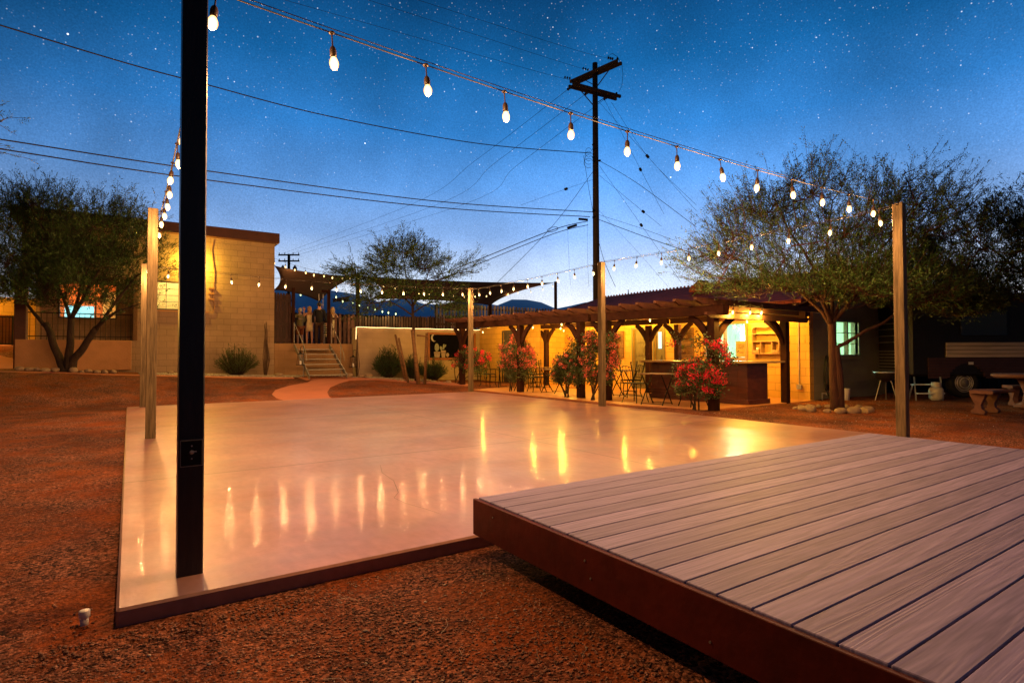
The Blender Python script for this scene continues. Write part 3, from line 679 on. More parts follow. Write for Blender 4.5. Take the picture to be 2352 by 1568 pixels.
# yard wall and gate far left
yw = MB(); wallbox(yw, 1, 25.2, 25.4, -14, -2.68, .8, 3.1, [(-6.2, -3.24, 1.45, 2.5)])
tag(yw.build('yard_wall', STUCY, loc=(-5, 25.3, 1.4)), 'bright yellow lit yard wall at the far left edge', 'wall')
ig = MB(); ig.box((-6.2, 25.15, 1.52), (-3.24, 25.18, 1.56)); ig.box((-6.2, 25.15, 2.42), (-3.24, 25.18, 2.46)); ig.box((-3.28, 25.14, 1.5), (-3.24, 25.19, 2.5))
for x in np.arange(-6.15, -3.3, .085): ig.tube([(x, 25.165, 1.53), (x, 25.165, 2.45)], .009, 5)
tag(ig.build('iron_gate', IRON, loc=(-4.7, 25.165, 1.5)), 'black iron bar gate in the yellow wall at the far left', 'gate')
by = MB(); by.box((-6.2, 27.0, 1.4), (-3.0, 27.1, 3.1)); tag(by.build('rear_yard_wall', STUCY, loc=(-5, 27, 1.4)), 'second yellow wall seen through the iron gate bars', 'wall')
yl = thing('yard_lamp', 'wall lamp lighting the yellow yard wall beyond the left edge', 'lamp', (-5.3, 24.6, 3.3))
MB().bbox((-5.38, 24.7, 3.25), (-5.22, 25.19, 3.3), .005).build('bracket', IRON, yl)
MB().lathe([(.01, 0), (.08, -.02), (.09, -.1), (.04, -.16), (.005, -.17)], (-5.3, 24.6, 3.3), 10).build('bulb', emis('yard_lamp_glow', (1, .6, .2), 5), yl, smooth=True)
ld = bpy.data.lights.new('yard_lamp_light', 'POINT'); ld.color = (1, .50, .05); ld.energy = 520; ld.shadow_soft_size = .03; lamp(yl, (0, 0, -.22), ld)

# ------------------------------------------------------------------ terrace: retaining walls, gate, fences, stairs
tw = MB(); tw.bbox((4.32, 21.8, .1), (7.18, 21.975, 1.575), .008)
tag(tw.build('retaining_wall', TERRW, loc=(5.7, 21.9, .4)), 'low tan block retaining wall behind the metal stairs', 'wall')
rw = MB(); rw.bbox((7.2, 21.5, .05), (12.80, 21.7, 2.20), .008); rw.bbox((7.185, 21.703, .1), (7.33, 21.975, 2.195), .006)
tag(rw.build('garden_wall', ROPEW, loc=(10, 21.6, .2)), 'pale block garden wall topped by a glowing rope light', 'wall')
gt_ = thing('wooden_gate', 'dark closed plank gate at the left of the terrace opening', 'gate', (4.65, 22, 1.57))
g_ = MB()
for i, x in enumerate(np.arange(4.34, 4.93, .1)): g_.prism([(x, 1.6), (x+.094, 1.6), (x+.094, 3.34), (x+.07, 3.42), (x+.024, 3.42), (x, 3.34)], 1, 22.02, 22.045)
g_.build('planks', GATEW, gt_)
g_ = MB(); g_.box((4.34, 21.985, 3.1), (4.94, 22.018, 3.2)); g_.box((4.34, 21.985, 2.25), (4.94, 22.018, 2.33)); g_.box((4.34, 21.985, 1.65), (4.94, 22.018, 1.75)); g_.box((4.86, 21.98, 1.76), (4.93, 22.017, 3.09))
g_.build('rails', GATEW, gt_)
gf = thing('gate_frame', 'tall dark timber gate frame at the head of the stairs', 'gate frame', (5.6, 21.95, 1.57))
for x in (4.99, 6.28): MB().bbox((x-.05, 21.85, 1.575), (x+.05, 21.97, 3.62), .005).build('post', TIMBER, gf)
MB().bbox((6.0, 21.86, 3.52), (6.23, 21.96, 3.6), .004).build('lintel', TIMBER, gf)
MB().box((6.045, 22.4, 3.22), (6.06, 22.43, 3.5)).box((6.20, 22.4, 2.95), (6.215, 22.43, 3.5)).build('metal_strips', mat('white_metal', (.8, .8, .78), .4, .05, 5), gf)
def picket(name, label, x0, x1, y, z0, z1, step, gap, mt, rails, jitter=.03, dip=0, loc=None, group=None):
    t = thing(name, label, 'fence', ((x0+x1)/2, y, z0), group); b = MB(); x = x0; i = 0
    while x < x1-step*.5:
        w = step-gap; zt = z1(x) if callable(z1) else z1; zt += random.uniform(-jitter, jitter)
        a = x; b_ = min(x+w, x1); c = (b_-a)*.22
        b.prism([(a, z0), (b_, z0), (b_, zt-.05), (b_-c, zt), (a+c, zt), (a, zt-.05)], 1, y+random.uniform(0, .008), y+.022); x += step; i += 1
    b.build('pickets', mt, t)
    r_ = MB()
    for z in rails: r_.box((x0, y+.026, z), (x1, y+.07, z+.09))
    r_.build('rails', GATEW, t)
    ps = np.arange(x0+.05, x1, 2.4)
    for x in ps: MB().bbox((x-.045, y+.072, z0-.05), (x+.045, y+.16, (z1(x) if callable(z1) else z1)-.08), .004).build('post', GATEW, t)
    return t
picket('picket_fence', 'weathered picket fence just right of the terrace gateway', 6.36, 7.5, 21.99, 1.58, 2.72, .17, .075, PICKD, (1.75, 2.1, 2.5))
picket('picket_fence', 'long picket fence behind the garden wall under the tree', 7.4, 13.4, 23.5, 1.57, lambda x: 2.78+.03*(x-7.5), .125, .05, PICKD, (1.8, 2.5))
picket('board_fence', 'tall grey board fence running behind the pergola to the roof', 13.3, 23.4, 27.0, 1.57, lambda x: 3.86, .21, .085, PICKG, (3.15, 3.6), .02)
picket('rear_backdrop', 'added dark board backdrop far behind the people on the terrace', 5.0, 19, 34, 1.57, lambda x: 3.6, .3, .012, GATEW, (2.0, 3.1), .02)  # added backdrop, keeps the space behind the people dark
# metal stairs
S_ = thing('metal_stairs', 'open grey metal staircase with thin handrails up to the terrace', 'stairs', (5.63, 20.6, .4))
top = Vector((0, 21.72, 1.56)); bot = Vector((0, 19.65, .42))
for x in (5.0, 6.27):
    MB().beam((x, 21.79, 1.50), (x, 19.62, .40), .035, .14).build('stringer', STEEL, S_)
MB().box((5.02, 21.74, 1.36), (6.25, 21.79, 1.565)).build('top_riser', TERRW, S_)
for k in range(6):
    f = (k+1)/6.3; y = 21.72+(19.65-21.72)*f; z = 1.53+(.42-1.53)*f
    MB().bbox((5.02, y-.12, z-.015), (6.25, y+.13, z+.015), .003).build('tread', STEEL, S_)
for x, y0 in ((4.97, 20.32), (6.32, 20.53)):
    h = MB(); h.tube([(x, 21.66, 1.6), (x, 21.66, 2.33), (x, y0, 1.53), (x, y0-.35, 1.2), (x, y0-.42, .95)], .014, 6); h.tube([(x, y0, 1.53), (x, y0, gz(x, y0))], .014, 6)
    h.build('handrail', STEEL, S_)
# lanterns on hooks
def lantern(label, x, y, z0, z1, side):
    t = thing('hanging_lantern', label, 'lantern', (x, y, gz(x, y)), 'glass lanterns on shepherd hooks by the stairs')
    px_ = x+side*.12
    h = MB(); h.tube([(px_, y, gz(px_, y)), (px_, y, z1+.2)]+[(x+side*.06+.06*side*cos(a), y, z1+.2+.08*sin(a)) for a in np.linspace(0, pi, 7)]+[(x, y, z1+.12)], .009, 5); h.build('hook_pole', IRON, t)
    f = MB()
    for a, b in ((-1, -1), (1, -1), (1, 1), (-1, 1)): f.tube([(x+a*.10, y+b*.10, z0), (x+a*.07, y+b*.07, z1)], .007, 4)
    f.cbox((x, y, z0-.005), (.24, .24, .02)); f.cbox((x, y, z1+.008), (.17, .17, .02)); f.lathe([(.07, .02), (.03, .07), (.008, .09)], (x, y, z1), 8)
    f.tube([(x-.03, y, z1+.08), (x, y, z1+.14), (x+.03, y, z1+.08)], .005, 4); f.build('frame', IRON, t)
    gl = MB()
    for a in range(4):
        c, s_ = cos(a*pi/2), sin(a*pi/2)
        q = [(-.095, z0+.01), (.095, z0+.01), (.066, z1), (-.066, z1)]
        gl.add([(x+c*u-s_*(.097 if k < 2 else .068), y+s_*u+c*(.097 if k < 2 else .068), zq) for k, (u, zq) in enumerate(q)], [(0, 1, 2, 3)])
    gl.build('glass', GLASS, t)
    MB().lathe([(.03, 0), (.03, .13), (.005, .135)], (x, y, z0+.005), 10).build('candle', PVC, t)
lantern('left glass lantern hanging at the foot of the stairs', 4.87, 20.3, .82, 1.18, 1)
lantern('right glass lantern hanging beside the stick bundle', 6.90, 20.9, .70, 1.06, 1)
def sticks(label, x, y, z1, n, spread, seed):
    rr = random.Random(seed); b = MB(); z0 = gz(x, y)-.03
    for i in range(n):
        a = rr.uniform(0, 6.28); q = rr.uniform(.02, spread); h = (z1-z0)*rr.uniform(.72, 1)
        bulge = rr.uniform(.3, 1)
        b.tube([(x+cos(a)*q*.5, y+sin(a)*q*.5, z0), (x+cos(a)*q*(1+bulge), y+sin(a)*q, z0+h*.35), (x+cos(a)*q*.8, y+sin(a)*q*.7, z0+h*.7), (x+cos(a)*q*.5+.05*rr.uniform(-1, 1), y, z0+h)], [.014, .013, .011, .007], 5)
    return tag(b.build('cactus_sticks', mat('dry_sticks'+str(seed), (.10, .06, .035), .9, .4, 6), loc=(x, y, z0), smooth=True), label, 'stick bundle')
sticks('tall bundle of thin dry ocotillo canes against the adobe wall', 3.92, 21.3, 2.35, 12, .10, 3)
sticks('tangled canes standing at the left corner of the garden wall', 7.14, 21.2, 2.0, 10, .06, 5)

# ------------------------------------------------------------------ chalkboard
ch = thing('chalkboard', 'framed blackboard with chalk moon and potted cactus drawings', 'chalkboard', (11.3, 21.4, 1))
MB().box((10.28, 21.44, 1.02), (12.36, 21.47, 1.98)).build('slate', BLACKB, ch)
f = MB(); f.box((10.20, 21.42, 1.984), (12.46, 21.495, 2.07)); f.box((10.20, 21.42, .93), (12.46, 21.495, 1.016)); f.box((10.20, 21.42, 1.018), (10.276, 21.495, 1.982)); f.box((12.364, 21.42, 1.018), (12.46, 21.495, 1.982)); f.build('frame', FRAMEW, ch)
yc = 21.438
def plate(poly, name='drawing', mt=CHALK): return MB().prism(poly, 1, yc-.003, yc).build(name, mt, ch)
moon = [(10.47+.16*cos(a)*.85, 1.85+.16*sin(a)) for a in np.linspace(R(50), R(310), 18)]+[(10.515+.13*cos(a)*.8, 1.85+.135*sin(a)) for a in np.linspace(R(300), R(60), 16)]
plate(moon, 'moon')
def ell(cx, cz, rx, rz, rot_=0, n=18): return [(cx+rx*cos(a)*cos(rot_)-rz*sin(a)*sin(rot_), cz+rx*cos(a)*sin(rot_)+rz*sin(a)*cos(rot_)) for a in np.linspace(0, 2*pi, n, endpoint=False)]
GREYC = mat('grey_green_chalk', (.24, .27, .24), .9, .5, 40)
for q in ((10.60, 1.45, .10, .17, 0), (10.80, 1.42, .06, .09, .5), (10.92, 1.48, .045, .12, -.1), (11.0, 1.52, .03, .06, -.3)): plate(ell(*q), 'cactus', GREYC)
TERC = mat('tan_chalk', (.34, .27, .23), .9, .4, 30)
plate([(10.47, 1.20), (10.76, 1.20), (10.76, 1.27), (10.47, 1.27)], 'pot', TERC); plate([(10.50, 1.04), (10.73, 1.04), (10.75, 1.19), (10.48, 1.19)], 'pot', TERC)
plate([(10.79, 1.24), (11.02, 1.24), (11.02, 1.33), (10.79, 1.33)], 'pot', TERC); plate([(10.83, 1.03), (10.98, 1.03), (11.01, 1.23), (10.80, 1.23)], 'pot', TERC); plate(ell(11.10, 1.14, .07, .09), 'pot', TERC)
plate(ell(11.88, 1.62, .05, .16), 'cactus', GREYC); plate(ell(11.80, 1.50, .045, .1, .6), 'cactus', GREYC)
for x, z, tx in ((9.16, .57, 9.6),): pass
# leaning poles
def pole(label, b, t_, r_=.045, name='leaning_pole'):
    b = Vector(b); t_ = Vector(t_)
    return tag(MB().tube([b, b.lerp(t_, .5), t_], [r_, r_*.95, r_*.85], 9).build(name, OLDWOOD, loc=b, smooth=True), label, 'pole', 'rough wooden poles leaning in the garden bed')
OLDP = OLDWOOD
def lp(label, pb, pt, d, r_):
    b = atD(*zz(4, *pb), d); t_ = atD(*zz(4, *pt), d+.1)
    b.z = gz(b.x, b.y)-.04
    pole(label, b, t_, r_)
lp('leftmost leaning pole in front of the dark bush', (628, 1262), (515, 790), 20.6, .045)
lp('second leaning pole just right of the leftmost one', (658, 1265), (552, 828), 20.3, .042)
lp('thick leaning pole directly beside the thin tree trunk', (772, 1285), (703, 742), 19.9, .07)
q0 = atD(*zz(4, 838, 1272), 20.2); q0.z = gz(q0.x, q0.y)-.03; q1 = atD(*zz(4, 858, 775), 20.2)
up4 = thing('crossbar_post', 'upright rough post with a crossbar next to the chalkboard', 'post', q0)
MB().tube([q0, q1], [.055, .045], 9).build('upright', OLDWOOD, up4, smooth=True)
MB().tube([atD(*zz(4, 752, 800), 20.15), atD(*zz(4, 862, 812), 20.15)], .028, 7).build('crossbar', OLDWOOD, up4, smooth=True)

# ------------------------------------------------------------------ shade sails and posts
def sail(label, C, bow, n=14):
    C = [Vector(c) for c in C]; b = MB()
    def edge(a, c, t):
        p = a.lerp(c, t); ctr = sum(C, Vector())/len(C); mid = a.lerp(c, .5)
        return p+(ctr-mid)*bow*4*t*(1-t)
    for i in range(n+1):
        for j in range(n+1):
            u, v = i/n, j/n
            p = (edge(C[0], C[1], u)*(1-v)+edge(C[3], C[2], u)*v)+(edge(C[0], C[3], v)*(1-u)+edge(C[1], C[2], v)*u) \
                - (C[0]*(1-u)*(1-v)+C[1]*u*(1-v)+C[2]*u*v+C[3]*(1-u)*v)
            b.v.append(tuple(p))
    w = n+1; b.f = [(j*w+i, j*w+i+1, (j+1)*w+i+1, (j+1)*w+i) for j in range(n) for i in range(n)]
    o = b.build('shade_sail', SAIL, loc=C[0], smooth=True); md = o.modifiers.new('thickness', 'SOLIDIFY'); md.thickness = .012
    return tag(o, label, 'shade sail', 'brown shade sails over the terrace')
sail('brown shade sail fixed to the corner of the adobe building', [atY(*zz(2, 706, 480), 21.95), atY(*zz(2, 1460, 574), 25.0), atY(*zz(2, 1122, 812), 25.5), atY(*zz(2, 706, 700), 23.2)], .17)
sail('brown shade sail stretched between two poles behind the tree', [atY(*zz(4, 130, 150), 25.0), atY(*zz(5, 872, 196), 27.6), atY(*zz(5, 268, 412), 26.0), atY(*zz(4, 240, 400), 24.8)], .16)
sail('low dark red shade cloth above the right part of the picket fence', [atY(*zz(3, 1030, 300), 25), atY(*zz(3, 1290, 255), 27), atY(*zz(3, 1290, 335), 28), atY(*zz(3, 1040, 345), 26)], .08, 8)
def spost(label, p, z0=1.57, r_=.07):
    return tag(MB().bbox((p.x-r_, p.y-r_, z0), (p.x+r_, p.y+r_, p.z), .006).build('sail_post', TIMBER, loc=(p.x, p.y, z0)), label, 'post', 'square posts holding the shade sails')
spost('brown sail post left of the tree crown', atY(*zz(4, 105, 122), 25))
spost('brown sail post rising above the grey board fence', atY(*zz(5, 887, 185), 27.3))
spost('short sail post top just right of the far string light post', atY(*zz(5, 258, 255), 26.6))
# umbrella
um = thing('patio_umbrella', 'pale teal patio umbrella top above the fence', 'umbrella', (15.0, 29.5, 1.57))
uc = atY(*zz(4, 1235, 415), 29.5)
b = MB(); n = 8
b.v = [tuple(uc)]+[(uc.x+1.35*cos(2*pi*k/n), uc.y+1.35*sin(2*pi*k/n), uc.z-.34) for k in range(n)]+[(uc.x+1.35*cos(2*pi*k/n), uc.y+1.35*sin(2*pi*k/n), uc.z-.52) for k in range(n)]
b.f = [(0, 1+k, 1+(k+1) % n) for k in range(n)]+[(1+k, 9+k, 9+(k+1) % n, 1+(k+1) % n) for k in range(n)]
b.build('canopy', TEAL, um); MB().tube([(uc.x, uc.y, 1.57), (uc.x, uc.y, uc.z+.05)], .025, 8).build('pole', OLDWOOD, um)

# ------------------------------------------------------------------ bar building (right)
B = thing('bar_building', 'long cream block building with dark shingle roof behind the pergola', 'building', (16, 12, 0))
b = MB(); winB = (9.35, 10.62, 1.05, 1.98)
dA = (12.92, 13.50, .02, 1.95); dB = (12.22, 12.58, .02, 1.93)
wallbox(b, 0, 13.9, 14.08, 7.6, 17.1, -.2, 2.3, [winB, dA, dB])
b.box((12.7, 17.1, -.2), (14.08, 17.28, 2.3)); 
wallbox(b, 0, 12.7, 12.88, 17.283, 21.49, -.2, 2.3, [(18.75, 19.60, .02, 2.05)])
b.build('front_wall', STUCY, B)
b = MB(); winE = (15.15, 16.32, 1.12, 1.98)
wallbox(b, 1, 7.6, 7.78, 14.083, 17.9, -.2, 2.3, [winE])
b.prism([(14.083, 2.302), (17.9, 2.302), (15.97, 3.38)], 1, 7.61, 7.77)
b.build('gable_wall', STUCG, B)
b = MB(); b.box((17.72, 7.783, -.2), (17.9, 17.1, 2.3)); b.box((14.083, 16.9, -.2), (17.7, 17.08, 2.3)); b.build('rear_wall', STUCG, B)
# roof
b = MB(); y0, y1 = 7.15, 17.3; th = .09
for xa, za, xb, zb in ((12.75, 2.40, 15.97, 3.46), (19.15, 2.38, 15.97, 3.46)):
    b.add([(xa, y0, za), (xa, y1, za), (xb, y1, zb), (xb, y0, zb), (xa, y0, za-th), (xa, y1, za-th), (xb, y1, zb-th), (xb, y0, zb-th)],
          [(0, 1, 2, 3), (7, 6, 5, 4), (0, 4, 5, 1), (1, 5, 6, 2), (2, 6, 7, 3), (3, 7, 4, 0)])
rf = b.build('roof', ROOFM, B)
b = MB(); b.add([(12.4, 17.33, 2.38), (12.4, 22.0, 2.38), (15.9, 20.3, 2.75), (15.97, 17.33, 3.45)], [(0, 1, 2, 3)]); b.build('lower_roof', ROOFM, B)
b = MB()
for k in range(64):
    y = y0+.08+k*.158
    b.lathe([(.035, -.02), (.035, .035), (.02, .045)], (15.97, y, 3.46), 6)
b.build('ridge_caps', ROOFM, rf)
b = MB()
for y in np.arange(7.3, 17.2, .42): b.beam((12.78, y, 2.29), (14.2, y, 2.29+1.42*.329), .05, .1)
b.build('rafter_tails', TIMB2, B)
b = MB(); v0 = Vector((15.0, 11.55, 3.2)); b.prism([(11.33, 3.10), (11.87, 3.10), (11.87, 3.2), (11.50, 3.46), (11.33, 3.3)], 0, 14.7, 15.15); b.build('roof_vent', ROOFM, B)
MB().tube([(15.9, 15.7, 3.4), (15.9, 15.7, 3.62)], .02, 6).build('vent_pipe', IRON, B)
# interior of the bar (mint room)
b = MB(); b.box((14.083, 12.15, .0), (17.7, 12.2, 2.3)); b.box((16.6, 7.79, 0), (16.65, 12.14, 2.3)); b.box((14.083, 7.783, 2.22), (16.59, 12.14, 2.27)); b.box((14.083, 7.79, .0), (16.59, 12.14, .03))
b.build('mint_room', MINT, B)
b = MB(); b.bbox((15.9, 9.2, .03), (16.58, 10.05, 2.0), .02); b.bbox((15.9, 10.07, .03), (16.58, 10.9, 2.0), .02); b.build('refrigerator', WHITEP, B)
MB().box((15.3, 9.0, 2.18), (15.6, 11.0, 2.215)).build('ceiling_light', emis('cool_tube', (.50, 1, .72), 150), B)
def window_parts(axis_, t0, w, divs, mt=SHELFW, dep=.07, trim=.07, hd=()):
    a0, a1, z0, z1 = w; f = MB(); pr = .03
    def bx_(p, q, m_):
        if axis_ == 0: m_.box((t0-pr, p[0], p[1]), (t0+dep, q[0], q[1]))
        else: m_.box((p[0], t0-pr, p[1]), (q[0], t0+dep, q[1]))
    bx_((a0-trim, z0-trim), (a1+trim, z0), f); bx_((a0-trim, z1), (a1+trim, z1+trim), f); bx_((a0-trim, z0), (a0, z1), f); bx_((a1, z0), (a1+trim, z1), f)
    for d in divs: bx_((d-.025, z0), (d+.025, z1), f)
    o = f.build('window', mt, B)
    m2 = MB()
    for h in hd:
        if axis_ == 1: m2.box((a0, t0+.02, h), (a1, t0+.04, h+.02))
    if hd: m2.build('muntins', mt, o)
    g_ = MB()
    if axis_ == 0: g_.box((t0+.05, a0+.002, z0+.002), (t0+.054, a1-.002, z1-.002))
    else: g_.box((a0+.002, t0+.05, z0+.002), (a1-.002, t0+.054, z1-.002))
    g_.build('pane', GLASS, o)
    return o
wB = window_parts(0, 13.9, winB, (10.0,))
wE = window_parts(1, 7.6, winE, (15.73,), mt=STEEL, hd=(1.4, 1.68), trim=.05)
MB().box((15.05, 7.5, 1.0), (16.45, 7.597, 1.065)).build('sill', STUCG, wE)
# doors
def door(axis_x, a0, a1, z1, mt, panels, glass=None, lbl=None):
    x = axis_x; b = MB(); b.box((x+.03, a0, .03), (x+.075, a1, z1))
    o = b.build('door', mt, B)
    if lbl: o['label'] = lbl
    f = MB(); f.box((x-.025, a0-.07, .02), (x+.06, a0-.001, z1+.07)); f.box((x-.025, a1+.001, .02), (x+.06, a1+.07, z1+.07)); f.box((x-.025, a0, z1+.001), (x+.06, a1, z1+.07)); f.build('door_frame', mt, o)
    p_ = MB()
    for (za, zb) in panels:
        p_.box((x+.012, a0+.10, za), (x+.028, a1-.10, zb)); p_.box((x+.006, a0+.14, za+.04), (x+.011, a1-.14, zb-.04))
    if panels: p_.build('door_panels', mt, o)
    return o
d1 = door(13.9, 12.92, 13.50, 1.95, DOORW, ((.15, .62), (.72, 1.0), (1.1, 1.42), (1.52, 1.82)), lbl='panelled olive brown door')
d2 = door(13.9, 12.22, 12.58, 1.93, DOORW, ((.2, 1.1),), lbl='narrow door with a tall lit glass strip')
MB().box((13.916, 12.31, 1.32), (13.925, 12.45, 1.85)).build('glass_strip', emis('lit_door_glass', (.75, 1, .85), 1.1), d2)
MB().lathe([(.018, 0), (.02, .01), (.012, .02)], (13.905, 12.98, .98), 8).build('door_knob', GALV, d1)
d3 = door(12.7, 18.75, 19.60, 2.05, DOORD, ((.2, .9), (1.05, 1.85)), lbl='dark door with a small white plaque')
MB().box((12.70, 19.0, 1.42), (12.705, 19.28, 1.52)).build('door_plaque', PVC, d3)
# conduit + electric box on the wall
b = MB(); b.tube([(13.885, 7.86, .36), (13.885, 7.86, 2.28)], .012, 6); b.bbox((13.84, 7.79, .26), (13.898, 7.91, .38), .004); b.build('electric_box', GALV, B)
# poster
po = thing('framed_poster', 'tan framed poster with printed words leaning inside the bar window', 'poster', (13.99, 9.55, 1.07))
MB().box((13.975, 9.39, 1.06), (13.995, 9.70, 1.50)).build('frame', IRON, po)
MB().box((13.971, 9.40, 1.07), (13.974, 9.69, 1.49)).build('paper', POSTER, po)
mw = Matrix.Translation((13.969, 9.545, 1.385))@Matrix(((0, 0, -1, 0), (-1, 0, 0, 0), (0, 1, 0, 0), (0, 0, 0, 1)))
text_mesh('"TRUST ME,\nYOU CAN\nDANCE."', .048, INK, 'poster_words', po, mw)
text_mesh('-VODKA', .042, INK, 'poster_words', po, Matrix.Translation((0, 0, -.215))@mw)
# plank panels with planters
def plank_panel(label, y0_, y1_):
    t = thing('plank_panel', label, 'wall panel', (13.88, (y0_+y1_)/2, 1.03), 'rustic plank panels hung on the bar wall')
    b = MB(); z = 1.05; i = 0
    while z < 1.88: h = random.uniform(.055, .085); b.box((13.865-random.uniform(0, .008), y0_+.05, z), (13.89, y1_-.05, min(z+h-.006, 1.90))); z += h
    b.build('planks', OLDWOOD, t)
    f = MB(); f.box((13.84, y0_, 1.03), (13.895, y0_+.048, 1.93)); f.box((13.84, y1_-.048, 1.03), (13.895, y1_, 1.93)); f.box((13.842, y0_+.049, 1.03), (13.895, y1_-.049, 1.048)); f.box((13.842, y0_+.049, 1.905), (13.895, y1_-.049, 1.93)); f.build('frame', OLDWOOD, t)
    for (ya, z) in ((y0_+.2, 1.62), (y0_+.25, 1.2)):
        sb = MB().bbox((13.76, ya, z), (13.86, ya+.3, z+.09), .004).build('shelf_box', OLDWOOD, t)
        lf = MB()
        for k in range(50):
            a = random.uniform(0, 6.28); h = random.uniform(.05, .16); x = 13.81+random.uniform(-.03, .03); y = ya+random.uniform(.05, .25)
            lf.beam((x, y, z+.09), (x+.05*cos(a), y+.07*sin(a), z+.09+h), .012, .002)
        lf.build('succulent', LEAFG, sb)
    MB().lathe([(.04, 0), (.045, .02), (.03, .03)], (0, 0, 0), 12).build('x', IRON) if 0 else None
    return t
plank_panel('rustic plank panel left of the olive door on the bar wall', 13.94, 14.70)
plank_panel('rustic plank panel between the glass strip door and the bar window', 11.05, 11.76)
# white shelf unit
su = thing('wall_shelf', 'wooden scalloped wall shelf with little drawers right of the bar window', 'shelf', (13.85, 8.7, 1.1))
b = MB(); ya, yb = 8.28, 9.05
b.box((13.72, ya, 1.14), (13.74+.15, ya+.025, 1.90)); b.box((13.72, yb-.025, 1.14), (13.89, yb, 1.90))
for z in (1.14, 1.46, 1.66): b.box((13.72, ya+.026, z), (13.89, yb-.026, z+.022))
b.box((13.72, ya+.19, 1.165), (13.89, ya+.21, 1.458)); b.box((13.72, yb-.26, 1.165), (13.89, yb-.24, 1.458)); b.box((13.70, ya-.03, 1.905), (13.893, yb+.03, 1.93)); b.box((13.685, ya-.05, 1.932), (13.893, yb+.05, 1.955)); b.build('carcass', SHELFW, su)
sc_p = [(ya+.03, 1.90), (yb-.03, 1.90)]+[(yb-.03-i*(yb-ya-.06)/24, 1.835+.022*abs(sin(i*pi/6))-.02*abs(cos(i*pi/12))) for i in range(25)]
MB().prism(sc_p, 0, 13.715, 13.728).build('scalloped_valance', SHELFW, su)
for yy in (ya+.11, yb-.135):
    dr = MB().bbox((13.71, yy-.075, 1.168), (13.80, yy+.095, 1.245), .004).build('drawer', SHELFW, su)
    MB().lathe([(.012, 0), (.014, .008)], (13.705, yy, 1.20), 8).build('knob', IRON, dr)
cup = MB().lathe([(.018, 0), (.03, .015), (.034, .06), (.028, .058), (.02, .02)], (13.78, yb-.13, 1.247), 12)
tag(cup.build('cup', PVC, loc=(13.78, yb-.13, 1.247), smooth=True), 'small white cup on the left cubby of the wall shelf', 'cup')
MB().prism([(1.14, 0), (1.14, 0), (1.14, 0)], 0, 0, 0) if 0 else None
MB().box((13.80, yb-.06, 1.03), (13.89, yb-.03, 1.138)).build('bracket', SHELFW, su)

# ------------------------------------------------------------------ bar counter
bc = thing('bar_counter', 'dark mahogany bar counter with pale polished top', 'bar counter', (11.8, 9.05, 0))
b = MB(); b.bbox((11.42, 7.65, .012), (12.20, 10.47, .93), .008); cb = b.build('cabinet', BARW, bc)
b = MB(); b.bbox((11.39, 7.61, .012), (12.23, 10.5, .12), .006); b.build('plinth', BARW, bc)
b = MB(); b.bbox((11.20, 7.52, .935), (12.45, 10.66, .985), .008); b.bbox((12.452, 7.52, .94), (12.75, 8.1, .98), .006); b.build('bar_top', BARTOP, bc)
# small panel seams on the front
b = MB(); b.box((11.412, 9.1, .13), (11.419, 9.13, .92)); b.box((11.412, 7.9, .13), (11.419, 7.93, .92)); b.box((11.412, 10.2, .13), (11.419, 10.23, .92)); b.build('trim', BARW, bc)

# ------------------------------------------------------------------ pergolas
def brace(mb, p, q, bow, w=.07, t_=.09, n=8):
    """curved brace from p (post) to q (beam) in the vertical plane through p,q"""
    p = Vector(p); q = Vector(q); h = Vector((q.x-p.x, q.y-p.y, 0)).normalized(); c = Vector((p.x, p.y, p.z))+h*.02
    c = Vector((p.x, p.y, q.z)).lerp(Vector((q.x, q.y, p.z)), .28 if bow else .5)
    pts = []
    for i in range(n+1):
        s_ = i/n; pts.append(p*(1-s_)**2+(c)*2*s_*(1-s_)+q*s_*s_)
    sd = h.cross(Vector((0, 0, 1)))
    o = len(mb.v)
    for i, a in enumerate(pts):
        d = (pts[min(i+1, n)]-pts[max(0, i-1)]).normalized(); nn_ = d.cross(sd).normalized(); ww = t_*(1+.5*sin(pi*i/n))/2
        for s1, s2 in ((-1, -1), (1, -1), (1, 1), (-1, 1)): mb.v.append(tuple(a+sd*s1*w/2+nn_*s2*ww))
    for i in range(n):
        for k in range(4): mb.f.append((o+i*4+k, o+i*4+(k+1) % 4, o+i*4+4+(k+1) % 4, o+i*4+4+k))
    mb.f.append((o, o+1, o+2, o+3)); mb.f.append((o+n*4+3, o+n*4+2, o+n*4+1, o+n*4))
def brace1(t, *a): b = MB(); brace(b, *a); b.build('curved_brace', TIMBER, t)
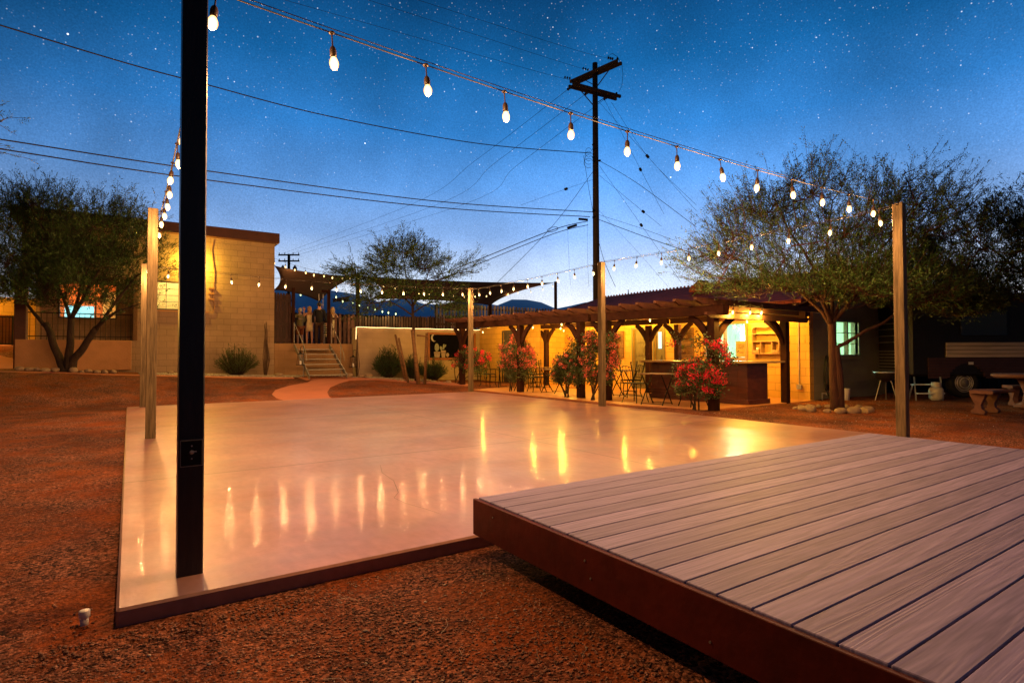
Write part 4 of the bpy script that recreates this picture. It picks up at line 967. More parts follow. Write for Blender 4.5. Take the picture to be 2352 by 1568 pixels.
def pergola(label, y0_, y1_, fposts, bposts, raf, ends):
    t = thing('pergola', label, 'pergola', (11.3, (y0_+y1_)/2, 0), 'dark timber pergolas over the patio')
    XF, XB = 9.85, 12.78; zf = lambda y: 1.93+.014*(y-7.4)
    for (xp, yp, w) in [(XF, y, .085) for y in fposts]+[(XB, y, .075) for y in bposts]:
        MB().bbox((xp-w, yp-w, -.03), (xp+w, yp+w, zf(yp)+.0), .006).build('post', TIMBER, t)
    for X in (XF, XB):
        b = MB()
        for dx in ((-.075, .075) if X == XF else (0,)):
            b.beam((X+dx, y0_, zf(y0_)+.105), (X+dx, y1_, zf(y1_)+.105), .05 if X == XF else .09, .2 if X == XF else .15)
        b.build('main_beam', TIMBER, t)
    for y in raf:
        z = zf(y)+.205+.07; b = MB()
        b.prism([(9.22, z+.06), (9.22, z+.01), (9.42, z-.068), (13.86, z-.068), (13.86, z+.06)], 1, y-.035, y+.035); b.build('rafter', TIMB2, t)
    if ends:
        b = MB(); b.prism([(9.45, 1.93), (9.55, 1.87), (13.1, 1.87), (13.2, 1.98), (9.45, 1.98)], 1, 7.20, 7.26); b.box((9.9, 7.19, 2.02), (13.2, 7.26, 2.12)); b.build('end_beam', TIMB2, t)
    b = MB()
    for i, y in enumerate(fposts):
        for sg in (-1, 1):
            if (ends and i == 0 and sg < 0): continue
            if not (y0_+.3 < y+sg*.55 < y1_+.35): continue
            brace1(t, (XF, y+sg*.085, zf(y)-.55), (XF, y+sg*.58, zf(y)), True)
    for y in bposts:
        for sg in (-1, 1):
            if y0_+.2 < y+sg*.5 < y1_+.4: brace1(t, (XB, y+sg*.08, zf(y)-.45), (XB, y+sg*.5, zf(y)+.02), True)
    if ends:
        brace1(t, (XF+.085, 7.35, zf(7.4)-.55), (XF+.65, 7.35, zf(7.4)-.03), True); brace1(t, (XB-.08, 7.57, zf(7.4)-.55), (XB-.65, 7.5, zf(7.4)-.03), True)
    return t
pergola('near right timber pergola over the bar counter', 7.05, 10.95, (7.36, 10.46), (7.57, 10.72), np.arange(7.3, 10.9, .52), True)
pergola('far left timber pergola over the bistro tables', 11.05, 18.2, (11.46, 14.25, 17.9), (11.8, 16.8), np.arange(11.2, 18.1, .62), False)
# pergola lights
PG = 'bare bulbs strung inside the pergolas'
def plights(label, pts, kind='y', **kw):
    B_ = [Vector(p) for p in pts]; w_ = []
    for i in range(len(B_)-1): w_ += catenary(B_[i], B_[i+1], .04, 4)[:-1]
    w_ += [B_[-1]]
    string_lights(label, w_, B_, kind=kind, group=PG, guide=False, scale=.9, r=.004)
q3 = [atY(*zz(6, *q), 7.12)+Vector((0, 0, .165)) for q in ((1222, 480), (1380, 480), (1495, 482))]
plights('three lit bulbs on the outer end beam of the near pergola', q3)
plights('two lit bulbs hanging in front of the bar window', [atX(*zz(6, 1335, 568), 12.6)+Vector((0, 0, .165)), atX(*zz(6, 1155, 572), 12.6)+Vector((0, 0, .165))])
plights('pair of bulbs near the plank panels under the near pergola', [atX(*zz(6, 820, 587), 13.0)+Vector((0, 0, .165)), atX(*zz(6, 412, 555), 11.2)+Vector((0, 0, .165))])
plights('row of bulbs close to the cream wall behind the back beam', [(13.3, 8.3, 2.26), (13.3, 9.0, 2.26), (13.3, 12.3, 2.27), (13.3, 13.3, 2.27), (13.3, 14.6, 2.27), (13.3, 15.9, 2.27)])
plights('cluster of three bulbs under the far pergola', [atX(*zz(5, 940, 592), 11.5)+Vector((0, 0, .165)), atX(*zz(5, 940, 632), 12.2)+Vector((0, 0, .165)), atX(*zz(5, 966, 655), 12.6)+Vector((0, 0, .165))])
plights('bulbs at the far end of the far pergola', [(11.0, 15.2, 2.2), (11.6, 17.0, 2.2), (11.6, 19.4, 2.2)])

# ------------------------------------------------------------------ bistro furniture
def make_chair():
    t = thing('bistro_chair', 'x', 'chair', (0, 0, 0), 'black wrought iron bistro chairs on the patio')
    for sx, sy in ((-1, -1), (1, -1), (1, 1), (-1, 1)):
        x, y = sx*.19, sy*.18
        MB().tube([(x, y, .44), (x*1.08, y*1.08, .30), (x*.98, y*1.0, .15), (x*1.2, y*1.2, 0)], [.015, .014, .013, .013], 6).build('leg', IRON, t, smooth=True)
    s_ = MB(); s_.bbox((-.21, -.20, .44), (.21, .21, .465), .01); s_.build('seat', IRON, t)
    r_ = MB(); n = 16
    r_.tube([(.17*cos(2*pi*k/n), .17*sin(2*pi*k/n), .16) for k in range(n+1)], .007, 5, False); r_.build('stretcher_ring', IRON, t, smooth=True)
    bk = MB()
    for sx in (-1, 1): bk.tube([(sx*.20, .20, .45), (sx*.21, .24, .65), (sx*.215, .30, .90)], .015, 6); bk.lathe([(.004, -.02), (.02, 0), (.018, .02), (.003, .035)], (sx*.215, .30, .92), 8)
    bk.tube([(x, .20+.10*.9, .80+.05*cos(x*7)) for x in np.linspace(-.21, .21, 9)], .009, 5)
    bk.tube([(-.20, .215, .52), (.20, .215, .52)], .008, 5)
    for x in (-.10, 0, .10): bk.tube([(x, .215, .52), (x*1.5, .25, .68), (x, .288, .84)], .006, 5)
    bk.tube([(.05*cos(a)*(1-a/9), .25, .68+.07*sin(a)*(1-a/9)) for a in np.linspace(0, 6.2, 14)], .006, 5)
    bk.build('backrest', IRON, t, smooth=True)
    return t
def make_table():
    t = thing('bistro_table', 'x', 'table', (0, 0, 0), 'small iron bistro tables on the patio')
    MB().bbox((-.33, -.33, .68), (.33, .33, .70), .006).build('table_top', OLDWOOD, t)
    for sy in (-1, 1):
        MB().tube([(-.26, sy*.24, .68), (.26, sy*.24, .0)], .015, 6).build('leg', IRON, t)
        MB().tube([(.26, sy*.262, .68), (-.26, sy*.262, .0)], .015, 6).build('leg', IRON, t)
    b = MB(); b.tube([(0, -.26, .34), (0, .26, .34)], .008, 5); b.tube([(-.25, -.26, .03), (-.25, .26, .03)], .007, 5); b.tube([(.25, -.24, .03), (.25, .24, .03)], .007, 5); b.build('crossbars', IRON, t)
    return t
pc = make_chair(); pt = make_table()
zf_ = .012
tabs = [((9.95, 8.95), .25, 'front bistro table left of the crimson bougainvillea'), ((11.3, 11.35), .1, 'bistro table beside the left end of the bar counter'),
        ((10.45, 13.4), .2, 'bistro table behind the big coral bougainvillea'), ((11.6, 15.6), .5, 'bistro table deep under the far pergola'), ((10.9, 16.6), .9, 'bistro table behind the second bougainvillea from the left')]
for i, ((x, y), a, l) in enumerate(tabs): place(pt, (x, y, zf_), a, l, i == 0)
chs = [((10.9, 11.75), 1.2, 'black iron chair nearest the bar end, seen from its back'), ((11.05, 10.85), -1.9, 'black iron chair facing the bar end table from the front'),
       ((9.95, 9.62), .1, 'black iron chair behind the front bistro table'), ((10.2, 8.15), 2.9, 'black iron chair right of the front bistro table behind the crimson blooms'),
       ((10.35, 14.1), -.2, 'black iron chair left of the table behind the coral bougainvillea'), ((10.85, 12.95), 2.6, 'black iron chair half hidden in the big coral bougainvillea'),
       ((11.9, 16.2), -.4, 'black iron chair deepest under the far pergola'), ((10.5, 17.2), .5, 'black iron chair between the two leftmost pergola bushes'),
       ((11.5, 16.0), 2.4, 'black iron chair right of the second bougainvillea from the left'), ((11.9, 20.3), .3, 'black iron chair below the chalkboard'), ((12.2, 19.6), 1.4, 'black iron chair right of the chalkboard by the cream wall')]
for i, ((x, y), a, l) in enumerate(chs): place(pc, (x, y, zf_ if y < 19 else .1), a, l, i == 0)

# ------------------------------------------------------------------ vegetation
def quads(name, P, D, L_, Wd, mt, parent, nrm=None):
    """thin leaf quads at P along D"""
    P = np.asarray(P, float); D = np.asarray(D, float); n = len(P)
    D /= np.linalg.norm(D, axis=1, keepdims=True)+1e-9
    q = rng.normal(size=(n, 3)); S = np.cross(D, q); S /= np.linalg.norm(S, axis=1, keepdims=True)+1e-9
    L_ = np.asarray(L_)[:, None]; Wd = np.asarray(Wd)[:, None]
    off = Vector((0, 0, 0)); k = parent
    while k is not None: off += Vector(k.location); k = k.parent
    P = P-np.array(off)
    V = np.stack([P-S*Wd*.3, P+D*L_*.5-S*Wd*.5, P+D*L_, P+D*L_*.5+S*Wd*.5], axis=1).reshape(-1, 3)
    me = bpy.data.meshes.new(name); me.vertices.add(4*n); me.vertices.foreach_set('co', V.astype(np.float32).ravel())
    me.loops.add(4*n); me.loops.foreach_set('vertex_index', np.arange(4*n, dtype=np.int32))
    me.polygons.add(n); me.polygons.foreach_set('loop_start', np.arange(0, 4*n, 4, dtype=np.int32)); me.polygons.foreach_set('loop_total', np.full(n, 4, dtype=np.int32))
    me.update(calc_edges=True); me.materials.append(mt)
    o = bpy.data.objects.new(name, me); col.objects.link(o); o.parent = parent
    return o
def blob_pts(blobs, n, hollow=.35):
    out = []; w = np.array([b[6] if len(b) > 6 else b[3]*b[4]*b[5] for b in blobs], float); w /= w.sum()
    for b, k in zip(blobs, rng.multinomial(n, w)):
        d = rng.normal(size=(k, 3)); d /= np.linalg.norm(d, axis=1, keepdims=True)
        r_ = (hollow**3+(1-hollow**3)*rng.random((k, 1)))**(1/3)
        out.append(np.array(b[:3])+d*r_*np.array(b[3:6]))
    return np.concatenate(out)
def tree(name, label, base, trunk, limbs, blobs, ntw, nleaf, leaf=(.06, .012), tw=.5, bark=BARK, lm=LEAFO, upb=.5, rad=.1, seed=1, cat='tree', nsec=70, group=None, clump=.93, spray=0):
    """trunk: list of points; limbs: list of lists of points (from fork); blobs: crown ellipsoids in world coords"""
    global rng
    rng = np.random.default_rng(seed); random.seed(seed)
    t = thing(name, label, cat, base, group); tb = MB(); nodes = []
    def addpath(pts, r0_, r1_, n=8, wob=.03):
        pts = [Vector(p) for p in pts]; out = []
        segs = len(pts)-1
        for i in range(segs):
            a, b = pts[i], pts[i+1]
            for k in range(n):
                s_ = k/n; out.append(a.lerp(b, s_))
        out.append(pts[-1]); m_ = len(out)
        L_ = sum((out[i+1]-out[i]).length for i in range(m_-1))
        for i in range(1, m_-1): out[i] = out[i]+Vector((random.gauss(0, wob*.3), random.gauss(0, wob*.3), random.gauss(0, wob*.2)))
        for _ in range(2):
            out = [out[0]]+[(out[i-1]+out[i]*2+out[i+1])/4 for i in range(1, m_-1)]+[out[-1]]
        rr = [r0_+(r1_-r0_)*(i/(m_-1)) for i in range(m_)]
        tb.tube(out, rr, 7 if r0_ > .03 else 4 if r0_ > .008 else 3, cap=r0_ > .03)
        return out
    base = Vector(base)
    for tr in (trunk if isinstance(trunk[0][0], (list, tuple)) else [trunk]):
        tp = addpath([base+Vector(p) for p in tr], rad, rad*.68, 5, rad*.5)
    for lb in limbs:
        a = addpath([base+Vector(p) for p in lb], rad*.45, .012, 7, .08); nodes += a[3:]
    NP = np.array([tuple(p) for p in nodes]); C0 = NP.mean(axis=0)
    org = np.array(base)+np.array(limbs[0][0])
    for p in blob_pts(blobs, nsec, .45):
        i = np.argmin(((NP-p)**2).sum(1)+.8*np.maximum(0, NP[:, 2]-p[2])**2); a = Vector(NP[i]); q = Vector(p)
        mid = a.lerp(q, .5)+Vector((0, 0, -.06*(q-a).length))
        path = addpath([a, mid, q], .016, .006, 4, .06); NP = np.concatenate([NP, np.array([tuple(x) for x in path[1:]])])
    P = blob_pts(blobs, int(ntw*1.6), .2)
    # clumping by a cheap trigonometric noise
    nv = np.sin(P[:, 0]*2.3+P[:, 1]*1.1+seed)*np.sin(P[:, 1]*2.7-P[:, 2]*1.3)*np.sin(P[:, 2]*3.1+P[:, 0]*1.7)
    P = P[np.argsort(-nv-rng.random(len(P))*(1-clump)*2)][:ntw]
    LP = []; LD = []
    for p in P:
        i = np.argmin(((NP-p)**2).sum(1)); a = NP[i]
        out = p-org; out /= np.linalg.norm(out)+1e-9
        d = (p-a); dl = np.linalg.norm(d)+1e-6; d /= dl
        d2 = out*.8+d*.4+np.array([0, 0, upb])+rng.normal(size=3)*.28; d2 /= np.linalg.norm(d2)
        ln = tw*rng.uniform(.6, 1.3)
        tip = p+d2*ln
        mid = p
        addp = [Vector(a), Vector(mid), Vector(tip)]
        n_ = 5; pts = []
        for k in range(n_+1):
            s_ = k/n_; pts.append(addp[0]*(1-s_)**2+addp[1]*2*s_*(1-s_)+addp[2]*s_*s_)
        tb.tube(pts, [.006, .005, .004, .0035, .003, .002], 3, cap=False)
        nb = max(3, nleaf//7)
        for k in range(nb):
            s_ = .35+.65*(k+rng.random()*.6)/nb
            q = np.array(addp[0]*(1-s_)**2+addp[1]*2*s_*(1-s_)+addp[2]*s_*s_)
            bd = d2+rng.normal(size=3)*.45; bd /= np.linalg.norm(bd); sd_ = np.cross(bd, rng.normal(size=3)); sd_ /= np.linalg.norm(sd_)+1e-9
            bl = ln*.42*rng.uniform(.6, 1.2)*(1.15-.5*s_)
            for j in range(8):
                f_ = (j+.5)/8; LP.append(tuple(q+bd*bl*f_)); LD.append(bd*.8+sd_*(1 if j % 2 else -1)*.75+rng.normal(size=3)*.12)
    tb.build('branches' if cat != 'tree' else 'trunk', bark, t, smooth=True)
    n_ = len(LP)
    quads('crown' if cat == 'tree' else 'foliage', LP, LD, leaf[0]*rng.uniform(.6, 1.3, n_), leaf[1]*rng.uniform(.7, 1.2, n_), lm, t)
    return t
def cb_(cx, d, z, rx, ry, rz, w=None):        # crown blob given in view-aligned metres, stored in world coords (roughly isotropic in plan)
    p = camxy(cx, d, z); r_ = (rx+ry)/2
    return (p.x, p.y, p.z, rx*.83+ry*.17, rx*.45+ry*.55, rz)+((w,) if w else ())
def rel(base, cx, d, z): p = camxy(cx, d, z); return tuple(p-Vector(base))
# right tree
bR = Vector((11.86, 5.98, -.03))
cxR, dR = bR.dot(RH), bR.dot(FH)
def RR(dx, dd, z): return rel(bR, cxR+dx, dR+dd, z)
blobs = [cb_(cxR-.4, dR+.3, 3.3, 2.0, 1.8, .9), cb_(cxR-1.9, dR, 2.95, 1.3, 1.2, .5), cb_(cxR+1.4, dR+.2, 3.5, 1.6, 1.5, 1.0), cb_(cxR, dR+.4, 4.2, 1.5, 1.4, .75), cb_(cxR+1.9, dR+.3, 4.3, .9, .9, .7),
         cb_(cxR-1.7, dR, 3.7, .8, .8, .6), cb_(cxR+.2, dR, 2.65, 1.9, 1.4, .38), cb_(cxR+2.3, dR-.2, 2.7, 1.2, 1.1, .5), cb_(cxR-1.9, dR-.5, 2.35, .9, .6, .18, .8), cb_(cxR-.6, dR-.4, 2.35, .7, .8, .25, .8), cb_(cxR+.2, dR-.9, 2.25, 1.3, .7, .3, 1.6), cb_(cxR+1.2, dR-.7, 2.2, .9, .6, .3, 1.0)]
tree('desert_tree', 'feathery spreading tree with red brown trunk beside the bar building', bR,
     [[(0, 0, 0), RR(.0, 0, .6), RR(-.04, 0, 1.2), RR(-.06, 0, 1.75)], [(.09, -.05, 0), RR(.07, -.05, .6), RR(.02, -.04, 1.3)]],
     [[RR(-.06, 0, 1.72), RR(-.25, .1, 2.1), RR(-1.0, .3, 2.8), RR(-2.2, .4, 3.3)], [RR(-.06, 0, 1.72), RR(.05, .1, 2.2), RR(.1, .5, 3.2), RR(.3, .5, 4.4)],
      [RR(-.02, 0, 1.2), RR(.35, 0, 1.45), RR(.9, -.1, 1.75), RR(1.8, -.2, 2.4), RR(2.7, -.2, 3.0)], [RR(-.06, 0, 1.72), RR(.3, .2, 2.4), RR(1.2, .3, 3.3), RR(2.0, .4, 4.3)],
      [RR(-.06, 0, 1.75), RR(-.4, -.2, 2.3), RR(-1.4, -.5, 2.5), RR(-2.5, -.6, 2.6)], [RR(-.06, 0, 1.8), RR(-.3, -.1, 2.6), RR(-.9, -.1, 3.6), RR(-1.2, 0, 4.4)], [RR(0, 0, 1.8), RR(.2, -.6, 2.4), RR(.5, -1.2, 2.8)]],
     blobs, 2900, 28, (.066, .016), .62, BARKR, LEAFO, .6, .095, 11, nsec=150)
# far right tree
bS = camxy(11.9, 12.2, -.02)
def RS(dx, dd, z): return rel(bS, 11.9+dx, 12.2+dd, z)
tree('desert_tree', 'dense dark tree at the right edge drooping over the motorhome', bS, [(0, 0, 0), RS(-.05, 0, .9), RS(-.1, 0, 1.6)],
     [[RS(-.1, 0, 1.5), RS(-.9, 0, 2.3), RS(-2.2, -.2, 2.5), RS(-3.4, -.2, 2.4)], [RS(-.1, 0, 1.6), RS(-.6, .2, 2.8), RS(-1.6, .3, 3.6)], [RS(-.1, 0, 1.6), RS(.3, 0, 2.8), RS(.6, 0, 4.0)], [RS(-.1, 0, 1.6), RS(.9, 0, 2.6), RS(1.6, 0, 3.0)]],
     [cb_(10.3, 12.2, 3.3, 1.6, 1.3, .75), cb_(9.4, 11.9, 2.55, 1.4, 1.1, .35), cb_(11.4, 12.2, 4.1, 1.0, 1.0, .65), cb_(12.2, 12.2, 3.6, 1.4, 1.3, 1.0), cb_(9.2, 11.6, 2.1, .8, .8, .25, .9), cb_(10.6, 11.6, 2.4, 1.1, .8, .4), cb_(11.9, 11.6, 2.4, .9, .7, .4)],
     2600, 28, (.066, .018), .48, BARK, LEAFD, .4, .12, 12, nsec=110)
# left tree
bL = Vector((-1.45, 20.75, gz(-1.45, 20.75)-.02)); cxL, dL = bL.dot(RH), bL.dot(FH)
def RL(dx, dd, z): return rel(bL, cxL+dx, dL+dd, z)
tree('desert_tree', 'multi stemmed desert tree in front of the adobe porch', bL,
     [[(0, 0, 0), RL(.0, 0, 1.1), RL(.02, 0, 1.5), RL(.05, 0, 2.2)], [(-.1, 0, 0), RL(-.25, 0, 1.0), RL(-.5, 0, 1.6), RL(-.7, 0, 2.1)], [(.05, 0, 0), RL(.12, 0, 1.05), RL(.45, 0, 1.45), RL(.85, -.1, 1.95)]],
     [[RL(.05, 0, 2.1), RL(-.2, 0, 2.9), RL(-.8, .1, 3.8), RL(-1.2, .2, 4.9)], [RL(.05, 0, 2.2), RL(.3, .1, 3.2), RL(.4, .1, 4.2), RL(.6, .1, 5.3)], [RL(.85, -.1, 1.9), RL(1.4, -.2, 2.6), RL(2.1, -.3, 3.4), RL(2.7, -.3, 3.7)],
      [RL(-.7, 0, 2.0), RL(-1.4, 0, 2.8), RL(-2.0, .2, 3.8)], [RL(.05, 0, 2.2), RL(.9, -.3, 3.3), RL(1.6, -.3, 4.6)], [RL(.85, -.1, 1.95), RL(1.6, -.4, 2.4), RL(2.3, -.4, 2.6)]],
     [cb_(cxL-1.2, dL, 4.0, 1.5, 1.4, 1.1), cb_(cxL+.6, dL, 4.4, 1.6, 1.4, .9), cb_(cxL-.3, dL, 5.2, 1.3, 1.1, .55), cb_(cxL-1.8, dL, 5.2, .9, .9, .6), cb_(cxL+1.4, dL, 5.0, .8, .8, .5), cb_(cxL+2.1, dL-.3, 3.7, .9, .8, .8), cb_(cxL-1.5, dL, 3.0, 1.1, .9, .5), cb_(cxL+1.5, dL-.3, 2.5, .9, .7, .35), cb_(cxL+.2, dL-.5, 3.6, 1.6, .7, .5), cb_(cxL+.3, dL-.6, 2.9, 1.7, .5, .55, 2.2)],
     2500, 28, (.085, .020), .68, BARK, LEAFO, .55, .12, 13, nsec=120)
# centre tree
bC = Vector((8.75, 19.35, gz(8.75, 19.35)-.02)); cxC, dC = bC.dot(RH), bC.dot(FH)
def RC(dx, dd, z): return rel(bC, cxC+dx, dC+dd, z)
tree('desert_tree', 'slender tree with drooping feathery crown in front of the garden wall', bC, [(0, 0, 0), RC(-.08, 0, 1.2), RC(-.12, 0, 2.2), RC(-.15, 0, 3.0)],
     [[RC(-.15, 0, 2.9), RC(-.7, 0, 3.5), RC(-1.8, 0, 4.0), RC(-2.9, .1, 4.2)], [RC(-.15, 0, 3.0), RC(-.4, .1, 4.1), RC(-.6, .2, 5.0)], [RC(-.15, 0, 3.0), RC(.5, .1, 3.8), RC(1.6, .2, 4.2), RC(2.3, .2, 4.2)], [RC(-.15, 0, 2.9), RC(.3, -.3, 3.6), RC(.6, -.4, 4.4)], [RC(-.15, 0, 2.6), RC(-.9, -.3, 3.1), RC(-1.6, -.4, 3.0)], [RC(-.12, 0, 2.7), RC(.6, -.3, 3.1), RC(1.3, -.3, 2.9)]],
     [cb_(cxC-1.7, dC, 4.05, 1.2, 1.0, .4), cb_(cxC-.5, dC, 4.6, 1.1, 1.0, .55), cb_(cxC+.9, dC, 4.2, 1.2, 1.0, .4), cb_(cxC-.8, dC-.2, 3.4, 1.2, .9, .4), cb_(cxC+.6, dC-.2, 3.2, 1.0, .8, .4), cb_(cxC-1.7, dC, 3.0, .6, .6, .35), cb_(cxC+1.3, dC-.2, 2.85, .5, .5, .25)],
     850, 28, (.11, .022), .7, BARK, LEAFO, -.15, .07, 14, nsec=70)
# tree at the left frame edge (only branch tips reach in)
bE = camxy(-7.6, 7.2, -.05); cxE, dE = -7.6, 7.2
def RE(dx, dd, z): return rel(bE, cxE+dx, dE+dd, z)
tree('desert_tree', 'tree beyond the left edge with only drooping twig tips in view', bE, [(0, 0, 0), RE(0, 0, 1.5), RE(.1, 0, 2.6)],
     [[RE(.1, 0, 2.5), RE(.4, 0, 3.4), RE(.85, 0, 3.9)], [RE(.1, 0, 2.6), RE(-.4, 0, 3.6), RE(-.9, 0, 4.2)], [RE(.1, 0, 2.6), RE(.2, .2, 3.8), RE(.3, .3, 4.6)]],
     [cb_(-6.95, 7.2, 3.85, .42, .4, .12), cb_(-7.1, 7.2, 4.3, .5, .5, .2), cb_(-8.2, 7.2, 4.2, .8, .8, .5)], 130, 20, (.05, .009), .3, BARK, LEAFO, -.7, .1, 15, nsec=24)

def bush(name, label, c, r_, h, n, leaf, mt, seed, upb=.9, cat='bush', nl=16):
    global rng
    rng = np.random.default_rng(seed); t = thing(name, label, cat, c); tb = MB(); LP = []; LD = []
    for i in range(n):
        a = rng.uniform(0, 2*pi); q = rng.random()**.5; tip = Vector((c[0]+cos(a)*q*r_, c[1]+sin(a)*q*r_*.8, c[2]+h*(1-.55*q*q)*rng.uniform(.6, 1.08)))
        b = Vector((c[0]+cos(a)*q*r_*.2, c[1]+sin(a)*q*r_*.2, c[2]-.02)); mid = b.lerp(tip, .5)+Vector((cos(a)*.1*r_, sin(a)*.1*r_, .1*h))
        pts = [b, mid, tip]; tb.tube(pts, [.006, .005, .002], 3, False)
        for k in range(nl):
            s_ = .15+.85*rng.random(); p = b*(1-s_)**2+mid*2*s_*(1-s_)+tip*s_*s_; LP.append(tuple(p)); d = (tip-mid).normalized(); LD.append(np.array(d)*upb+rng.normal(size=3)*.5)
    tb.build('stems', BARK, t); m_ = len(LP)
    quads('foliage', LP, LD, leaf[0]*rng.uniform(.6, 1.3, m_), leaf[1]*rng.uniform(.7, 1.2, m_), mt, t); return t
bush('desert_bush', 'yellow green spiky bush against the adobe wall', (3.0, 21.15, gz(3.0, 21.15)), .72, 1.05, 260, (.09, .014), LEAFG, 21)
bush('desert_bush', 'dark rounded bush left of the leaning poles', (8.25, 20.8, gz(8.25, 20.8)), .62, 1.2, 340, (.12, .02), LEAFD, 22)
bush('desert_bush', 'wispy grey bush under the chalkboard', (9.95, 20.4, gz(9.95, 20.4)), .62, .85, 260, (.14, .012), LEAFD, 23, 1.3)
bush('desert_bush', 'small grassy bush between the leaning poles', (9.2, 20.7, gz(9.2, 20.7)), .45, 1.0, 200, (.13, .013), LEAFD, 24, 1.2)
def bougain(label, base, blobs, n, nf, fmt, seed, stems=5, hi=.25):
    global rng
    rng = np.random.default_rng(seed); random.seed(seed)
    base = Vector(base); t = thing('bougainvillea', label, 'flowering shrub', base, 'bougainvilleas in bloom along the pergola posts'); tb = MB()
    P = blob_pts(blobs, n, .1); LP = []; LD = []
    for i in range(stems):
        q = Vector(P[rng.integers(len(P))]); tb.tube([base+Vector((random.uniform(-.08, .08), random.uniform(-.08, .08), -.03)), base.lerp(q, .45)+Vector((random.uniform(-.05, .05), 0, .1)), q], [.02, .014, .006], 5)
    ctr = P.mean(axis=0)
    for p in P:
        a = ctr*.35+p*.65; a[2] -= .1
        if rng.random() < .45: tb.tube([tuple(a), tuple((a+p)/2+rng.normal(size=3)*.02), tuple(p)], [.004, .003, .002], 3, False)
        for k in range(13):
            LP.append(p+rng.normal(size=3)*.055); LD.append(rng.normal(size=3)+np.array([0, 0, .2]))
    tb.build('stems', BARK, t); m_ = len(LP)
    quads('foliage', LP, LD, .055*rng.uniform(.6, 1.3, m_), .034*rng.uniform(.7, 1.2, m_), LEAFG, t)
    FP = []; FD = []; nf = int(nf*1.7)
    zs = P[:, 2]; cand = P[zs > np.quantile(zs, hi)]
    for i in range(nf):
        c = cand[rng.integers(len(cand))]; o_ = c-ctr; o_ /= np.linalg.norm(o_)+1e-6; c = c+o_*.05
        r_ = rng.uniform(.03, .10)
        for k in range(int(18+r_*380)): d = rng.normal(size=3); d /= np.linalg.norm(d); FP.append(c+d*r_*rng.random()**.5); FD.append(d+rng.normal(size=3)*.6)
    m_ = len(FP); quads('blossoms', FP, FD, .029*rng.uniform(.7, 1.3, m_), .026*rng.uniform(.8, 1.2, m_), fmt, t)
    return t
def bxy(i, px_, py_, x=None, y=None): return atX(*zz(i, px_, py_), x)
def blobpx(i, specs, x):
    out = []
    for (a, b_, rx, rz, *w_) in specs:
        c = atX(*zz(i, a, b_), x); e_ = atX(*zz(i, a+rx, b_), x); f_ = atX(*zz(i, a, b_-rz), x); r_ = abs(e_.y-c.y); out.append((c.x, c.y, c.z, min(.42, r_*.6), r_*.95, abs(f_.z-c.z)))
    return out
bougain('crimson bougainvillea wrapped round the nearest pergola post', (9.66, 7.66, .0), blobpx(6, [(900, 760, 70, 50), (700, 1040, 75, 80), (740, 1200, 100, 60), (960, 1100, 160, 180), (1060, 1200, 60, 140), (1080, 830, 90, 70), (1150, 930, 70, 40), (820, 1000, 70, 60), (660, 760, 30, 70), (900, 900, 50, 60)], 9.6), 330, 62, RED, 31, 4, .12)
bougain('tall coral bougainvillea right of the middle string light post', (9.62, 10.75, .0), blobpx(5, [(1400, 830, 60, 120), (1430, 960, 50, 90), (1390, 1080, 50, 90), (1240, 1060, 60, 90), (1200, 900, 60, 120), (1220, 720, 70, 50), (1260, 820, 50, 90), (1160, 1090, 30, 60), (1420, 720, 50, 40)], 9.62), 420, 85, PINK, 32, 5, .12)
bougain('wide leafy bougainvillea with few pink blooms left of the middle post', (9.7, 11.9, .0), blobpx(5, [(1000, 1010, 120, 130), (1060, 900, 80, 110), (930, 1090, 80, 70), (1080, 1080, 90, 90), (1060, 780, 40, 60)], 9.7), 520, 26, PINK, 33, 7, .2)
bougain('round coral bougainvillea between the two far pergola posts', (9.85, 14.75, .0), blobpx(5, [(500, 860, 110, 130), (460, 980, 110, 100), (540, 1060, 110, 90), (600, 900, 70, 90), (480, 750, 30, 40), (380, 830, 40, 40), (660, 960, 40, 80)], 9.9), 520, 100, PINK, 34, 4, .3)
bougain('leftmost red bougainvillea behind the small far post', (9.9, 18.6, .03), blobpx(5, [(140, 920, 90, 90), (30, 880, 70, 70), (-40, 950, 60, 60), (180, 1020, 50, 80), (60, 1000, 80, 60)], 10.0), 330, 46, RED, 35, 4, .2)

# ------------------------------------------------------------------ rocks and gravel
ORDS = 'first second third fourth fifth sixth seventh eighth ninth tenth eleventh twelfth thirteenth fourteenth last'.split()
def rocks(label_fmt, pts, grp, seed):
    random.seed(seed)
    for i, (x, y, r_) in enumerate(pts):
        z = gz(x, y)+r_*.28
        o = MB().rock((x, y, z), r_, seed*31+i, random.uniform(.5, .75)).build('boulder', ROCK, loc=(x, y, z), smooth=True)
        md = o.modifiers.new('sub', 'SUBSURF'); md.levels = md.render_levels = 1
        tag(o, label_fmt.replace('ORD', ORDS[i]), 'rock', grp)
c0 = Vector((11.9, 6.05)); pts = []
for k in range(15):
    a = 2*pi*k/15+.1; pts.append((c0.x+.62*cos(a)+random.uniform(-.05, .05), c0.y+.62*sin(a)+random.uniform(-.05, .05), random.uniform(.07, .13)))
rocks('ORD rock counterclockwise from the right side in the ring round the red brown trunk', pts, 'rocks ringing the right tree', 3)
rocks('ORD rock from the left in the row below the porch wall', [(-2.5+.19*k+random.uniform(-.04, .04), 20.65+random.uniform(-.14, .14), random.uniform(.06, .15)) for k in range(12)], 'rocks below the left tree', 4)
rocks('ORD rock from the left edging the bed below the leaning poles', [(8.0+.17*k, 19.35-.075*k+random.uniform(-.08, .08), random.uniform(.06, .12)) for k in range(11)], 'rocks edging the garden bed', 5)
